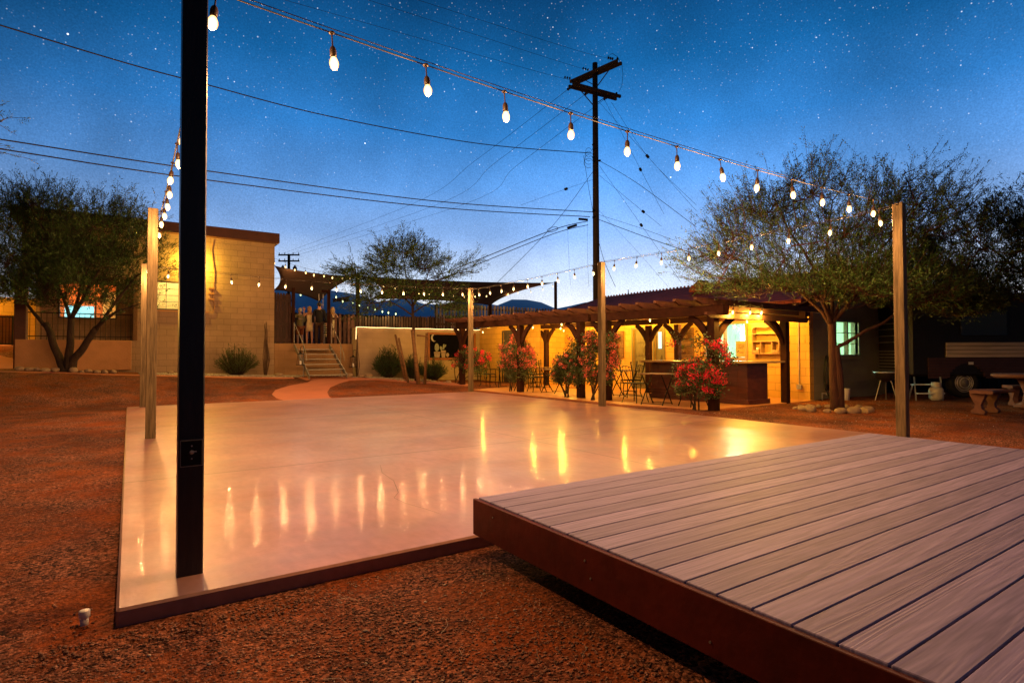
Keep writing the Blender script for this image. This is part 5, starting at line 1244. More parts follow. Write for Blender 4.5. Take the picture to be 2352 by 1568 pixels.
for l_, q_ in (('pale boulder left of the metal stairs', (4.3, 20.9, .15)), ('round pale boulder right at the stair foot', (6.55, 20.4, .17)), ('small boulder beneath the right glass lantern', (7.1, 20.6, .13)), ('boulder at the left foot of the pale garden wall', (7.5, 20.9, .16)), ('brown boulder on the pebbles just left of the black post', (1.1, 21.2, .12))):
    rocks(l_, [q_], None, int(q_[0]*10))
def pebble_field(name, label, mt, pts, rmin, rmax, seed):
    r2 = np.random.default_rng(seed); n = len(pts); P = np.array(pts)
    base = np.array([(1, 0, 0), (-1, 0, 0), (0, 1, 0), (0, -1, 0), (0, 0, 1), (0, 0, -1)], float); F8 = np.array([(0, 2, 4), (2, 1, 4), (1, 3, 4), (3, 0, 4), (2, 0, 5), (1, 2, 5), (3, 1, 5), (0, 3, 5)])
    rad_ = r2.uniform(rmin, rmax, n)**1; V = base[None]*(rad_[:, None, None])*r2.uniform(.55, 1.25, (n, 6, 1)); V[:, :, 2] *= .6
    a = r2.uniform(0, 6.28, n); c, s_ = np.cos(a)[:, None], np.sin(a)[:, None]
    X = V[:, :, 0]*c-V[:, :, 1]*s_; Y = V[:, :, 0]*s_+V[:, :, 1]*c
    V = np.stack([X, Y, V[:, :, 2]], 2)+P[:, None, :]
    me = bpy.data.meshes.new(name); FF = (F8[None]+(np.arange(n)*6)[:, None, None]).reshape(-1, 3); m_ = len(FF)
    me.vertices.add(6*n); me.vertices.foreach_set('co', V.astype(np.float32).ravel()); me.loops.add(3*m_); me.loops.foreach_set('vertex_index', FF.astype(np.int32).ravel())
    me.polygons.add(m_); me.polygons.foreach_set('loop_start', np.arange(0, 3*m_, 3, dtype=np.int32)); me.polygons.foreach_set('loop_total', np.full(m_, 3, dtype=np.int32)); me.update(calc_edges=True); me.materials.append(mt)
    o = bpy.data.objects.new(name, me); col.objects.link(o); return tag(o, label, 'gravel', kind='stuff')
r3 = np.random.default_rng(5); pts = []
while len(pts) < 26000:
    x = r3.uniform(-4.0, 1.74); y = r3.uniform(.7, 3.1) if r3.random() < .6 else r3.uniform(.7, 9)
    if (y > 3.1 and x > -.1) or x < -1.5-y*.5: continue
    nv = sin(x*2.1+1)*sin(y*2.7)+.5*sin(x*5.3+y*4.1)
    if y > 3.4 and r3.random() < .6: continue
    if nv < -.45 and r3.random() < .75: continue
    pts.append((x, y, gz(x, y)+.001))
pebble_field('loose_gravel', 'coarse dark red gravel scattered on the dirt in the foreground', GRAVD, pts, .003, .011, 8)
pts = []
for k in range(5200):
    x = r3.uniform(.25, 6.9); y = r3.uniform(20.35, 21.75)
    if 4.95 < x < 6.35 and y < 21: continue
    pts.append((x, y, gz(x, y)+.008))
for k in range(2500): x = r3.uniform(7.3, 9.7); y = r3.uniform(20.0, 21.4); pts.append((x, y, gz(x, y)+.008))
pebble_field('pebble_strip', 'strip of pale pebbles along the foot of the adobe wall', GRAV, pts, .014, .034, 9)

# ------------------------------------------------------------------ overhead poles and cables
dP = 24.0; bP = atD(1370, 700, dP); bP.z = 0
U = thing('utility_pole', 'tall dark utility pole with two crossed pairs of arms behind the bar roof', 'utility pole', bP)
tp = atD(1370, 139, dP); Pz = tp.z
MB().tube([(bP.x, bP.y, -.2), (bP.x, bP.y, Pz*.5), (bP.x, bP.y, Pz)], [.155, .135, .11], 12).build('pole', POLEM, U, smooth=True)
def arm(z, ang, L_, off=.14):
    d = RH*cos(ang)+FH*sin(ang); nrm = Vector((-d.y, d.x, 0)); c = Vector((bP.x, bP.y, z))
    for s_ in (-1, 1): MB().beam(c-d*L_/2+nrm*off*s_, c+d*L_/2+nrm*off*s_, .09, .12).build('crossarm', POLEM, U)
    b = MB()
    for s_ in (-1, 1): b.beam(c+d*s_*L_*.28+nrm*off, c+nrm*off*.9-Vector((0, 0, .55)), .03, .03)
    b.build('arm_brace', POLEM, U)
    return c, d, nrm
z1_ = atD(*zz(8, 655, 232), dP).z; z2_ = atD(*zz(8, 648, 350), dP).z
c1, d1_, n1 = arm(z1_, -.80, 2.5); c2, d2_, n2_ = arm(z2_, .50, 2.5)
def insul(p, q=None, n=3):
    b = MB(); p = Vector(p)
    if q is None: b.lathe([(.02, 0), (.02, .05), (.05, .07), (.035, .1), (.05, .13), (.02, .17)], p, 8)
    else:
        d = (Vector(q)-p).normalized()
        for k in range(n): b.tube([p+d*(k*.11+.03), p+d*(k*.11+.06), p+d*(k*.11+.1)], [.02, .065, .02], 7)
    return b.build('insulator', IRON, U, smooth=True)
def cable(label, pts, r_, grp='overhead wires', name='overhead_cable', mt=CABLE):
    return tag(MB().tube(pts, r_, 5).build(name, mt, loc=pts[0], smooth=True), label, 'cable', grp)
def pxpath(pts): return [atD(*p) for p in pts]
def spline(pts, n=8):
    P = [Vector(p) for p in pts]; out = []
    for i in range(len(P)-1):
        p0 = P[max(i-1, 0)]; p1 = P[i]; p2 = P[i+1]; p3 = P[min(i+2, len(P)-1)]
        for k in range(n):
            t = k/n; out.append(.5*((2*p1)+(-p0+p2)*t+(2*p0-5*p1+4*p2-p3)*t*t+(-p0+3*p1-3*p2+p3)*t**3))
    return out+[P[-1]]
cable('thick service cable from the upper left to halfway up the utility pole', spline(pxpath([(-120, 22, 11), (0, 58, 12), (300, 148, 14.2), (465, 192, 15.6), (760, 268, 18), (1100, 330, 21.5), (1357, 352, 23.9)])), .017)
cable('upper of the two parallel cables crossing behind the black post', spline(pxpath([(-120, 302, 12), (0, 320, 13), (465, 391, 16), (1000, 462, 20.5), (1362, 487, 23.9)])), .017)
cable('lower of the two parallel cables crossing behind the black post', spline(pxpath([(-120, 322, 12), (0, 342, 13), (465, 412, 16), (1000, 476, 20.5), (1355, 498, 23.9)])), .017)
for k, (a, b_, s_) in enumerate((((659, 2), (1257, 171), -1.15), ((844, 0), (1285, 142), -.15), ((958, 0), (1324, 116), 1.1))):
    e_ = c1+d1_*s_-n1*.2+Vector((0, 0, .1)); p1 = atD(b_[0], b_[1], dP+.6); q = atD(*a, dP-5); q2 = q+(q-p1)*.4
    cable(('lowest', 'middle', 'highest')[k]+' of three thin wires leaving the top arm to the upper left', spline([q2, q, p1, e_]), .0065); insul(e_, p1)
FP_ = atD(663, 700, 68); FZ = atD(663, 583, 68)
for k, (a, b_, s_) in enumerate((((1313, 203), (1093, 368), -1.2), ((1356, 217), (1136, 375), -.3), ((1394, 236), (1185, 382), .7))):
    e_ = c2+d2_*s_+Vector((0, 0, -.05)); p1 = atD(b_[0], b_[1], dP+8); mid = atD(944+k*60, 470, 44); far = atD(645+k*22, 584, 67)
    cable(('leftmost', 'middle', 'rightmost')[k]+' of three thin wires running from the lower arm to the far pole', spline([e_, p1, mid, far]), .009); insul(e_, p1)
dd = pxpath([(1350, 508, 23.9), (1270, 528, 22), (1100, 596, 21.5), (970, 648, 21.2), (900, 690, 21)])
cable('upper twin cable sloping down left behind the centre tree', spline(dd), .016)
cable('lower twin cable sloping down left behind the centre tree', spline([p-Vector((0, 0, .16)) for p in dd]), .014)
for p_, q_, sl in ((zz(8, 470, 1205), zz(8, 525, 1188), 'lower left dark splice case on the twin cable'), (zz(8, 540, 1150), zz(8, 592, 1155), 'upper dark splice case right against the utility pole')):
    tag(MB().tube([atD(*p_, 23.5), atD(*q_, 23.7)], .05, 8).build('cable_splice', CABLE, loc=atD(*p_, 23.5)), sl, 'splice case')
R_ = [((665, 790), (900, 930), (1265, 1200), .010, 'black wire sloping right from midway up the pole'), ((665, 1155), (960, 1265), (1265, 1370), .013, 'thicker wire sloping right to the feathery tree'),
      ((665, 1125), (900, 1200), (1150, 1290), .007, 'thin wire just above the thicker right hand wire'), ((665, 1300), (700, 1420), (765, 1568), .010, 'drop wire falling to the bar roof right of the pole'),
      ((632, 850), (380, 1190), (10, 1568), .009, 'straight guy wire falling left behind the bulbs'), ((568, 760), (600, 960), (626, 1100), .008, 'short drop wire hugging the left of the pole'),
      ((632, 905), (460, 965), (180, 1065), .005, 'faint wire with one bead left of the pole'), ((740, 430), (965, 765), (1265, 1065), .006, 'first beaded guy wire to the right'),
      ((665, 430), (962, 762), (1265, 1100), .006, 'second beaded guy wire to the right'), ((690, 400), (920, 845), (1065, 1120), .006, 'third beaded guy wire to the right'),
      ((665, 880), (937, 1105), (1050, 1195), .006, 'fourth beaded guy wire to the right'), ((665, 820), (925, 1188), (1170, 1540), .006, 'fifth beaded guy wire to the right'),
      ((592, 1170), (592, 1350), (600, 1568), .004, 'thin hanging wire directly left of the pole'), ((470, 1200), (478, 1400), (488, 1560), .004, 'thin hanging wire farther left of the pole'),
      ((665, 1100), (900, 1350), (1090, 1568), .004, 'faint wire fanning down right above the roof')]
for a, m__, b_, r_, lb in R_:
    A_ = atD(*zz(8, *a), dP); M_ = atD(*zz(8, *m__), dP-1); B_ = atD(*zz(8, *b_), dP-2)
    o = cable(lb, spline([A_, M_, B_]), r_)
    if 'bead' in lb: MB().tube([M_-(B_-A_).normalized()*.06, M_+(B_-A_).normalized()*.06], .055, 7).build('bead', CABLE, o)
# hardware on pole
for (x, y) in ((628, 692), (630, 720), (630, 770), (632, 795), (668, 790), (630, 1100), (630, 1140)): MB().cbox(atD(*zz(8, x, y), dP-.1), (.07, .07, .07)).build('bracket', IRON, U)
for k in range(4):
    cc = atD(*zz(8, 600, 740+k*22), dP-.15); MB().tube([cc+RH*.22*cos(a)*(.6+.1*k)+Vector((0, 0, .2*sin(a))) for a in np.linspace(.3, 5.2, 12)], .008, 4).build('slack_loop', CABLE, U)
h = MB()
h.tube([atD(*zz(8, *q), dP) for q in ((712, 150), (745, 128), (778, 150), (805, 200), (812, 260), (805, 330), (788, 365))], .009, 4)
h.build('jumper_wire', CABLE, U)
for s_ in (-1.15, 1.15): insul(c2+d2_*s_+Vector((0, 0, .06)))
insul(c1+d1_*1.15+Vector((0, 0, .06)))
cl = atD(*zz(8, 378, 1215), 23); tag(MB().tube([cl+RH*.22*cos(a)+Vector((0, 0, .09*sin(a)+.05*cos(a))) for a in np.linspace(0, 12.4, 26)], .01, 4).build('cable_coil', CABLE, loc=cl), 'small coil of slack cable on the twin cable', 'cable coil')
# far pole
V_ = thing('utility_pole', 'small distant utility pole with transformers beside the adobe building', 'utility pole', (FP_.x, FP_.y, 0))
MB().tube([(FP_.x, FP_.y, -1), (FP_.x, FP_.y, FZ.z)], [.2, .16], 8).build('pole', POLEM, V_)
for zq in (585, 599):
    z = atD(663, zq, 68).z; c = Vector((FP_.x, FP_.y, z)); MB().beam(c-RH*1.25, c+RH*1.25, .12, .16).build('crossarm', POLEM, V_)
    for s_ in (-1.15, -.5, .5, 1.15):
        q = c+RH*s_; MB().lathe([(.03, .05), (.06, .2), (.02, .3)], q, 6).build('insulator', IRON, V_)
for s_ in (-.72, .72):
    z = atD(663, 620, 68).z; q = Vector((FP_.x, FP_.y, z))+RH*s_; MB().lathe([(.22, -.4), (.25, -.3), (.25, .3), (.15, .42), (.05, .6)], q, 10).build('transformer', STEEL, V_, smooth=True)

# ------------------------------------------------------------------ motorhome (view-aligned) and things around it
RVroot = thing('motorhome', 'dark motorhome with a light ribbed band and chrome hub parked under the trees', 'motorhome', (0, 0, 0))
def part0(mb, name, mt, par, smooth=False): return mb.build(name, mt, par, smooth)
def arch_side(mb, x0, x1, z0, z1, y0_, y1_, cx, cr):      # side panel strip cut by a wheel arch
    xs = list(np.linspace(x0, x1, 90))
    for a, b in zip(xs[:-1], xs[1:]):
        m_ = (a+b)/2; zb = z0
        if abs(m_-cx) < cr: zb = max(z0, .38+math.sqrt(cr*cr-(m_-cx)**2))
        if zb < z1-.003: mb.box((a, y0_, zb), (b, y1_, z1))
WX = 11.74-10.3
b = MB(); b.bbox((.02, .03, .55), (6.5, 2.3, 2.72), .06); part0(b, 'body', RVB, RVroot)
b = MB()
for k in range(4): b.bbox((.92, -.012-.006*(k % 2), 1.045+k*.098), (6.5, .028, 1.045+k*.098+.088), .006)
part0(b, 'light_band', RVL, RVroot)
b = MB()
for k in range(7): arch_side(b, .45, 6.5, .50+k*.077, .50+k*.077+.066, -.01-.004*(k % 2), .026, WX, .5)
part0(b, 'ribbed_siding', RVD, RVroot)
b = MB(); b.bbox((1.3, -.01, 1.6), (2.5, .026, 2.25), .01); part0(b, 'side_window', mat('dark_window_glass', (.01, .01, .012), .08, .1, 5), RVroot)
b = MB(); b.box((3.3, -.008, 1.6), (4.6, .026, 2.3)); part0(b, 'side_window', RVB, RVroot)
b = MB(); b.box((1.47, -.022, .855), (1.60, -.016, .925)); part0(b, 'side_marker', PVC, RVroot)
for x in (WX, WX+3.5):
    w_ = MB(); w_.v = []
    ty = MB(); n = 28; pr = [(.235, -.02), (.30, -.05), (.375, -.04), (.38, .05), (.375, .16), (.25, .18)]
    for r_, yy in pr:
        for k in range(n): a = 2*pi*k/n; ty.v.append((x+r_*cos(a), yy+.12, .38+r_*sin(a)))
    for i in range(len(pr)-1):
        for k in range(n): ty.f.append((i*n+k, i*n+(k+1) % n, (i+1)*n+(k+1) % n, (i+1)*n+k))
    wh = part0(ty, 'wheel', TYRE, RVroot, True)
    rm_ = MB()
    for rr_, yy in ((.235, .10), (.19, .09), (.13, .075)): rm_.tube([(x+rr_*cos(2*pi*k/28), yy, .38+rr_*sin(2*pi*k/28)) for k in range(29)], .009, 6, False)
    part0(rm_, 'rim', CHROME, wh, True)
    hb = MB(); n = 20; o = 0
    for r_, yy in ((.22, .13), (.12, .11), (.07, .07), (.001, .05)):
        for k in range(n): a = 2*pi*k/n; hb.v.append((x+r_*cos(a), yy, .38+r_*sin(a)))
    for i in range(3):
        for k in range(n): hb.f.append((i*n+k, i*n+(k+1) % n, (i+1)*n+(k+1) % n, (i+1)*n+k))
    part0(hb, 'hub', STEEL, wh, True)
# end face (x=0 side) with louvres, ladder, plates
b = MB()
for k in range(8): b.box((-.03, .15, .60+k*.085), (.018, 1.4, .60+k*.085+.028))
part0(b, 'grille_slats', STEEL, RVroot)
b = MB()
for yy in (.25, 1.25): b.tube([(-.09, yy, 1.25), (-.09, yy, 2.0), (.02, yy, 2.05)], .014, 6)
for z in (1.45, 1.62, 1.8, 1.95): b.tube([(-.09, .25, z), (-.09, 1.25, z)], .012, 6)
part0(b, 'ladder', STEEL, RVroot)
b = MB(); b.box((-.02, .18, 1.24), (.017, .42, 1.33)); b.box((-.02, .24, 1.35), (.017, .4, 1.40)); part0(b, 'plate', PVC, RVroot)
b = MB(); b.box((-.02, 1.3, 1.36), (.017, 1.42, 1.39)); part0(b, 'tail_light', mat('red_lens', (.5, .02, .01), .3, .1, 4), RVroot)
b = MB(); b.bbox((-.18, .0, .46), (-.0, 2.3, .58), .02); part0(b, 'bumper', RVB, RVroot)
p = camxy(10.3, 14.75, 0); RVroot.location = p; RVroot.rotation_euler = (0, 0, -YA_)
hf = MB()  # added dark boards, hide the bright hills seen under the motorhome
A0, B0 = camxy(10.5, 18.5, -.05), camxy(27, 18.5, -.05); L0 = (B0-A0).length; d0 = (B0-A0).normalized()
for k in range(int(L0/.15)): hf.beam(A0+d0*k*.15+Vector((0, 0, 1.1)), A0+d0*(k*.15+.138)+Vector((0, 0, 1.1)), .025, 2.2+.03*sin(k*2.3))
tag(hf.build('dark_backdrop', GATEW, loc=A0), 'added dark board backdrop behind the motorhome', 'fence')
# propane tank
tx, ty_ = 16.48, 5.88
T = thing('propane_tank', 'cream propane tank with collar in front of the motorhome', 'propane tank', (tx, ty_, 0))
MB().lathe([(.10, 0), (.11, .02), (.148, .04), (.155, .08), (.155, .24), (.145, .29), (.11, .33), (.05, .35)], (tx, ty_, -.01), 20).build('cylinder', TANK, T, smooth=True)
b = MB()
for k in range(14):
    a0_, a1_ = 2*pi*k/18, 2*pi*(k+1)/18; b.add([(tx+.095*cos(a), ty_+.095*sin(a), z) for a in (a0_, a1_) for z in (.33, .44)], [(0, 1, 3, 2)])
c_ = b.build('collar', TANK, T); md = c_.modifiers.new('t', 'SOLIDIFY'); md.thickness = .006
b = MB(); b.tube([(tx, ty_, .33), (tx, ty_, .41)], .02, 8); b.tube([(tx-.04, ty_, .42), (tx+.04, ty_, .42)], .022, 8); b.build('valve', STEEL, T)
# two-tread step stand
F2 = thing('folding_step', 'low folding step with two pale treads beside the propane tank', 'step', (16.0, 6.2, 0))
A_ = camxy(9.9, 14.0); B_ = camxy(10.55, 14.0)
for q, z in (((A_, B_), .17), ((A_+FH*.15, B_+FH*.15), .38)): MB().beam((q[0].x, q[0].y, z), (q[1].x, q[1].y, z), .13, .025).build('tread', WHITEP, F2)
for e_ in (A_, B_): MB().beam(Vector((e_.x, e_.y, 0))-RH*.05-FH*.05, Vector((e_.x, e_.y, .56))+RH*.1+FH*.22, .03, .02).build('frame', GALV, F2); 
for e_ in (A_, B_): MB().beam(Vector((e_.x, e_.y, 0))+FH*.28, Vector((e_.x, e_.y, .38))+FH*.14, .03, .02).build('frame', GALV, F2)
# kettle grill behind post
gp = camxy(9.15, 14.0)
G = thing('kettle_grill', 'round dark grill on legs half hidden by the right post', 'grill', gp)
MB().lathe([(.02, .46), (.16, .5), (.24, .60), (.26, .66), (.265, .68)], (gp.x, gp.y, 0), 18).build('bowl', RVB, G, smooth=True)
MB().lathe([(.27, .675), (.275, .69), (.27, .70)], (gp.x, gp.y, 0), 18).build('rim', GALV, G, smooth=True)
for k in range(3): a = 2.1*k+.4; MB().tube([(gp.x+.12*cos(a), gp.y+.12*sin(a), .5), (gp.x+.26*cos(a), gp.y+.26*sin(a), 0)], .012, 6).build('leg', STEEL, G)
# stone bench and table
def stone_bench(label, c, a, L_=.85, zt=.45):
    t = thing('stone_bench', label, 'bench', (0, 0, 0), 'cast stone garden seats by the motorhome')
    pts = []; r_ = .95
    ang = L_/r_/2
    for s_ in np.linspace(-ang, ang, 11): pts.append((r_*sin(s_), r_*(1-cos(s_))*-1))
    b = MB(); n = 11
    for x, y in pts:
        for dy, z in ((-.17, -.06), (-.19, -.03), (-.18, 0), (.18, 0), (.19, -.03), (.17, -.06)): b.v.append((x, y+dy, zt+z))
    for i in range(n-1):
        for k in range(6): b.f.append((i*6+k, i*6+(k+1) % 6, (i+1)*6+(k+1) % 6, (i+1)*6+k))
    b.f.append(tuple(range(5, -1, -1))); b.f.append(tuple((n-1)*6+k for k in range(6)))
    b.build('seat', CONC, t)
    for sx in (-1, 1):
        x = sx*L_*.28; q = MB(); pr = [(-.10, 0), (.10, 0), (.12, .05), (.06, .10), (.05, .18), (.09, .27), (.12, .34), (.13, .385), (-.13, .385), (-.12, .34), (-.09, .27), (-.05, .18), (-.06, .10), (-.12, .05)]
        q.prism(pr, 0, x-.05, x+.05); q.build('leg', CONC, t)
    t.location = c; t.rotation_euler = (0, 0, a); return t
stone_bench('curved cast stone bench in front of the motorhome wheel', camxy(9.1, 11.0, 0), -YA_+.5, .95)
stone_bench('second stone bench cut off by the right picture edge', camxy(11.35, 12.5, 0), -YA_-.2, 1.2)
tp_ = camxy(10.85, 12.0); T2 = thing('stone_table', 'round cast stone table at the right picture edge', 'table', tp_)
MB().lathe([(.58, .63), (.62, .66), (.62, .70), (.58, .715)], (tp_.x, tp_.y, 0), 28).build('table_top', CONC, T2)
MB().lathe([(.26, 0), (.26, .06), (.12, .12), (.09, .3), (.15, .5), (.22, .63)], (tp_.x, tp_.y, 0), 16).build('pedestal', CONC, T2, smooth=True)
# hose, spigot, bucket by the gable wall
hs = MB()
for k in range(9):
    ph = random.uniform(-.05, .05); hs.tube([(14.48+(.12+.03*ph*10)*cos(a)+.06*sin(a)*.3, 7.50-.01*k*.8, .66+(.40+ph)*sin(a)) for a in np.linspace(0, 2*pi, 20)], .012, 5, False)
hs.tube([(14.36, 7.5, .6), (14.32, 7.44, .3), (14.45, 7.4, .02), (14.7, 7.38, .0)], .012, 5)
tag(hs.build('garden_hose', HOSE, loc=(14.48, 7.5, .66), smooth=True), 'black garden hose coiled on the gable wall behind the tree trunk', 'hose')
sp = MB(); sp.tube([(14.27, 7.5, -.02), (14.27, 7.5, .18)], .014, 7); sp.tube([(14.27, 7.5, .17), (14.30, 7.42, .17), (14.30, 7.42, .13)], .014, 7)
tag(sp.build('water_spigot', GALV, loc=(14.27, 7.5, 0)), 'small standing water spigot below the coiled hose', 'spigot')
bk = MB(); bk.lathe([(.11, 0), (.12, .01), (.135, .28), (.14, .30), (.125, .30), (.11, .04)], (14.72, 7.2, -.02), 16)
tag(bk.build('bucket', PVC, loc=(14.72, 7.2, 0), smooth=True), 'white plastic bucket on the ground right of the tree trunk', 'bucket')
# pvc stub
pv = thing('pvc_stub', 'short white capped pvc pipe poking from the dirt near the floor corner', 'pipe', (-.16, 3.30, -.08))
MB().lathe([(.017, -.03), (.017, .03)], (-.16, 3.30, -.08), 14).build('pipe', PVC, pv, smooth=True)
MB().lathe([(.021, .03), (.022, .032), (.022, .058), (.019, .062)], (-.16, 3.30, -.08), 14).build('cap', PVC, pv, smooth=True)
# pale chips in the dirt
pts = [(x, y, gz(x, y)+.003) for x, y in ((r3.uniform(-3.4, 1.7), r3.uniform(.75, 3.05)) for _ in range(420))]+[(x, y, gz(x, y)+.004) for x, y in ((r3.uniform(9.1, 15), r3.uniform(3.2, 7.3)) for _ in range(260))]
pebble_field('stone_chips', 'sparse pale stone chips sprinkled over the red dirt', GRAV, pts, .004, .012, 18)
# dry twigs and leaves on the dirt
tg = MB()
for k in range(60):
    x = random.uniform(-1.5, 1.6); y = random.uniform(1.0, 3.0); a = random.uniform(0, 6.28); L_ = random.uniform(.03, .14); z = gz(x, y)+.006
    tg.tube([(x, y, z), (x+L_*.5*cos(a), y+L_*.5*sin(a), z+.006), (x+L_*cos(a+.3), y+L_*sin(a+.3), z)], .0012, 3)
tag(tg.build('dry_twigs', GRAV), 'thin dry twigs littered on the foreground dirt', 'twigs', kind='stuff')

# ------------------------------------------------------------------ people on the terrace
def skinmesh(name, chains, mt, parent, loc=(0, 0, 0)):
    """chains: list of lists of (x,y,z,r); shared start joints welded by equal coords; first vertex = root"""
    vs = []; rs = []; es = []; idx = {}
    for ch in chains:
        prev = None
        for (x, y, z, r_) in ch:
            k = (round(x, 4), round(y, 4), round(z, 4))
            if k not in idx: idx[k] = len(vs); vs.append((x, y, z)); rs.append(r_)
            if prev is not None and prev != idx[k]: es.append((prev, idx[k]))
            prev = idx[k]
    me = bpy.data.meshes.new(name); me.from_pydata(vs, es, []); me.materials.append(mt)
    o = bpy.data.objects.new(name, me); col.objects.link(o); o.parent = parent
    sk_ = o.modifiers.new('Skin', 'SKIN'); sk_.use_smooth_shade = True
    if not me.skin_vertices: 
        me.attributes  # noqa
    bpy.context.view_layer.objects.active = o
    sv = me.skin_vertices[0].data if me.skin_vertices else None
    if sv is None:
        bpy.ops.mesh.customdata_skin_add(); sv = me.skin_vertices[0].data
    for i, r_ in enumerate(rs):
        rr = r_ if isinstance(r_, tuple) else (r_, r_); sv[i].radius = rr; sv[i].use_root = (i == 0)
    sb = o.modifiers.new('Sub', 'SUBSURF'); sb.levels = 1; sb.render_levels = 2
    return o
def hand(w, d, spread, curl=.3):
    """five finger chains from wrist w along direction d, spread axis"""
    w = Vector(w); d = Vector(d).normalized(); s_ = Vector(spread).normalized(); n_ = d.cross(s_)
    palm = w+d*.05; out = [[(*w, .024), (*palm, .03)]]
    for k, L_ in enumerate((.065, .075, .07, .055)):
        b = w+d*.085+s_*(k-1.5)*.019; m_ = b+d*L_*.55+n_*L_*.1*curl; t = m_+d*L_*.45+n_*L_*.35*curl
        out.append([(*palm, .03), (*b, .0095), (*m_, .009), (*t, .007)])
    b = w+d*.04-s_*.035; out.append([(*palm, .03), (*b, .011), (*(b+d*.035-s_*.02), .009), (*(b+d*.06-s_*.022), .007)])
    return out
def person(label, loc, rz, H, cloth, arms, sex='m', shirt=None, legs=None, hair=None, hairlen=0, skirt=None, belly=0, lean=0):
    t = thing('person', label, 'person', loc, None); k = H/1.75
    def S(x, y, z, r_): return (x*k, (y+lean*max(0, z-.9))*k, z*k, r_*k if not isinstance(r_, tuple) else (r_[0]*k, r_[1]*k))
    sw = .19 if sex == 'm' else .165; hw = .10
    hip = S(0, 0, .95, (.125, .09)); che = S(0, 0, 1.28, (.125+belly*.02, .09+belly*.03)); sh_ = S(0, 0, 1.43, (.10, .075)); nk = S(0, -.005, 1.52, .055)
    body = [[hip, S(0, 0, 1.10, (.11+belly*.02, .08+belly*.03)), che, sh_, nk, S(0, -.02, 1.60, .075), S(0, -.015, 1.68, .088), S(0, -.01, 1.74, .055)]]
    for sg in (-1, 1):
        body.append([hip, S(sg*hw, 0, .88, .085), S(sg*(hw+.005), -.01, .50, .056), S(sg*(hw+.01), .02, .30, .05), S(sg*(hw+.01), .02, .08, .036), S(sg*(hw+.02), -.12, .03, .032)])
        E_, Wr, sp = arms[0 if sg < 0 else 1]
        a = [sh_, S(sg*sw, 0, 1.42, .052), S(*E_, .040), S(*Wr, .027)]
        body.append(a); d = Vector(a[3][:3])-Vector(a[2][:3]); body += hand(a[3][:3], d, sp)
    bo = skinmesh('body', body, SKIN, t)
    # face
    f = MB(); hz = 1.665
    for sg in (-1, 1): f.lathe([(.001, -.010), (.011, 0), (.001, .010)], S(sg*.032, -.098, hz, 0)[:3], 6)
    f.build('eyes', CL_BLK, bo) if 0 else None
    fe = MB(); fe.prism([(-.012, 1.625), (.012, 1.625), (.005, 1.67), (-.005, 1.67)], 1, -.128, -.09)
    fe.v = [(a*k, b_*k, c*k) for a, b_, c in fe.v]
    me_off = Vector(loc)
    def local(mb, name, mt, par):
        me = bpy.data.meshes.new(name); me.from_pydata(mb.v, [], mb.f); me.materials.append(mt); me.polygons.foreach_set('use_smooth', [True]*len(me.polygons))
        o = bpy.data.objects.new(name, me); col.objects.link(o); o.parent = par; return o
    local(fe, 'nose', SKIN, bo)
    ey = MB()
    for sg in (-1, 1): ey.lathe([(.001, -.009), (.010, 0), (.001, .009)], (sg*.032*k, -.098*k, hz*k), 6)
    local(ey, 'eyes', CL_BLK, bo)
    er = MB()
    for sg in (-1, 1): er.lathe([(.004, -.028), (.014, 0), (.004, .028)], (sg*.090*k, 0, hz*k-.01), 6)
    local(er, 'ears', SKIN, bo)
    if shirt:
        ch = [[S(0, 0, .80, (.175, .14)), S(0, 0, .90, (.175, .135)), S(0, 0, 1.10, (.15+belly*.03, .12+belly*.05)), S(0, 0, 1.28, (.172+belly*.02, .13+belly*.05)), S(0, 0, 1.44, (.105, .085)), S(0, 0, 1.485, .062)]]
        for sg in (-1, 1):
            E_, Wr, _ = arms[0 if sg < 0 else 1]; q = shirt[1]
            w2 = tuple(E_[i]+(Wr[i]-E_[i])*q for i in range(3))
            ch.append([S(0, 0, 1.44, (.105, .085)), S(sg*sw, 0, 1.425, .068), S(*E_, .055)]+([S(*w2, .045)] if q > .05 else []))
        skinmesh('shirt', ch, shirt[0], t)
    if legs:
        ch = []; q = legs[1]     # q: lowest z of trousers
        for sg in (-1, 1):
            c = [S(0, 0, .94, (.16, .122)), S(sg*hw, 0, .86, .102), S(sg*(hw+.005), -.01, max(.5, q), .080)]
            if q < .45: c += [S(sg*(hw+.01), .02, .30, .072), S(sg*(hw+.01), .02, q, .068)]
            ch.append(c)
        skinmesh('trousers' if q < .45 else 'shorts', ch, legs[0], t)
    if skirt:
        b = MB(); pr = [(.175, skirt[1]), (.16, .75), (.15, .95), (.11, 1.12), (.135, 1.28), (.12, 1.38), (.07, 1.45)]
        b.lathe([(r_*k, z*k) for r_, z in pr], (0, 0, 0), 18, (1, .75)); local(b, 'dress', skirt[0], t)
    b = MB()
    pr = [(.001, 1.775), (.05, 1.765), (.085, 1.73), (.098, 1.68), (.094, 1.63), (.07, 1.60)] if not hairlen else [(.001, 1.78), (.055, 1.77), (.092, 1.73), (.105, 1.67), (.108, 1.60), (.11, 1.60-hairlen), (.06, 1.58-hairlen)]
    if hair[1] == 'fringe': pr = [(.098, 1.68), (.102, 1.66), (.098, 1.62), (.075, 1.60)]
    b.lathe([(r_*k, z*k) for r_, z in pr], (0, .022*k, 0), 16, (.92, 1)); local(b, 'hair', hair[0], bo)
    sh2 = MB()
    for sg in (-1, 1):
        for a, c, e_ in ((.0, .045, .05),):
            sh2.rock((sg*(hw+.02)*k, -.05*k, .035*k), .075*k, 5, .5)
            sh2.v = [(x, y, z) for x, y, z in sh2.v]
    local(sh2, 'shoes', CL_BLK if sex == 'm' else SKIN, t)
    t.rotation_euler = (0, 0, rz)
    return t
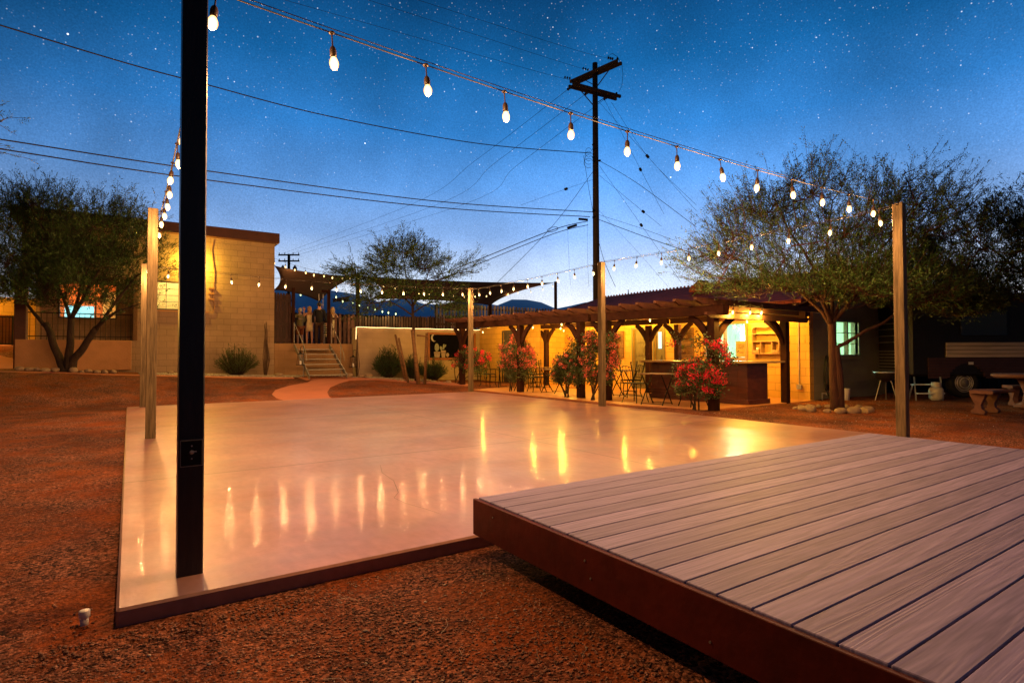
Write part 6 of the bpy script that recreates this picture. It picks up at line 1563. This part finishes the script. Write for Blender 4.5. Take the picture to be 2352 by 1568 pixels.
dn = lambda sg, y=-.02: ((sg*.25, .02, 1.15), (sg*.27, y-.04, .90), (0, 1, 0))
FT = 1.57
person('man in a black shirt and brown trousers seen from behind in the gateway', (6.50, 24.0, FT), pi-.5, 1.74, None, (dn(-1), dn(1)), 'm', (CL_BLK, .95), (CL_BRN, .06), (HAIRD, 'cap'), belly=.6)
person('woman in a short cream dress raising one hand beside the man in black', (6.18, 24.3, FT), pi-.1, 1.58, None, (dn(-1), ((.24, -.05, 1.30), (.22, -.12, 1.58), (1, 0, 0))), 'f', None, None, (HAIRB, 'cap'), .20, (CL_CRM, .62))
person('white haired older man in an olive shirt and rust shorts near the gate', (6.18, 25.9, FT-.05), pi+.3, 1.68, None, (((-.26, -.05, 1.17), (-.16, -.25, 1.10), (0, 1, 0)), ((.27, -.06, 1.17), (.2, -.25, 1.08), (0, 1, 0))), 'm', (CL_OLV, .5), (CL_ORG, .5), (HAIRG, 'cap'), belly=.4)
person('woman in a yellowish dress partly hidden by the right gate post', (7.20, 24.5, FT), pi/2+.9, 1.60, None, (((-.22, -.1, 1.2), (-.1, -.28, 1.3), (0, 1, 0)), dn(1)), 'f', None, None, (HAIRB, 'cap'), .16, (CL_CRM, .35))
person('person in dark clothes at the left edge of the gateway holding a glass', (5.72, 25.2, FT), pi/2-.3, 1.62, None, (((-.22, -.1, 1.2), (-.1, -.28, 1.2), (0, 1, 0)), dn(1)), 'f', (CL_BLK, .9), (CL_BLK, .06), (HAIRB, 'cap'), .1)
tc_ = thing('bistro_chair', 'pale slatted chair back glowing between the man in black and the gate post', 'chair', (6.85, 24.4, FT))
b = MB()
for x in (6.76, 6.93): b.box((x, 24.38, FT), (x+.03, 24.41, FT+.95))
for z in np.arange(.35, .95, .09): b.box((6.79, 24.385, FT+z), (6.93, 24.405, FT+z+.03))
b.build('backrest', CL_CRM, tc_); MB().bbox((6.76, 24.41, FT+.42), (6.96, 24.8, FT+.45), .004).build('seat', CL_CRM, tc_)
for x in (6.77, 6.94): MB().tube([(x, 24.78, FT), (x, 24.78, FT+.42)], .012, 6).build('leg', CL_CRM, tc_)
# ------------------------------------------------------------------ floor crack
b = MB(); w2 = .0022
o = 0
for i, (x, y) in enumerate(cp):
    ww = w2*(.6 if i in (0, len(cp)-1) else 1)
    b.v += [(x-ww, y, .0012), (x+ww, y, .0012)]
b.f = [(2*i, 2*i+1, 2*i+3, 2*i+2) for i in range(len(cp)-1)]
for sx, sy, dx_, dy_, nn_ in ((4.6, 6.5, .35, .12, 7), (5.6, 9.8, .3, -.25, 6), (2.2, 8.0, .4, .1, 5)):
    x, y = sx, sy
    for i in range(nn_):
        x2, y2 = x+dx_*random.uniform(.5, 1.2), y+dy_+random.uniform(-.12, .12)
        b.add([(x, y-.0025, .0012), (x, y+.0025, .0012), (x2, y2+.0025, .0012), (x2, y2-.0025, .0012)], [(0, 1, 2, 3)][0:1] and [(3, 2, 1, 0)]); x, y = x2, y2
tag(b.build('floor_crack', INK), kind='structure')
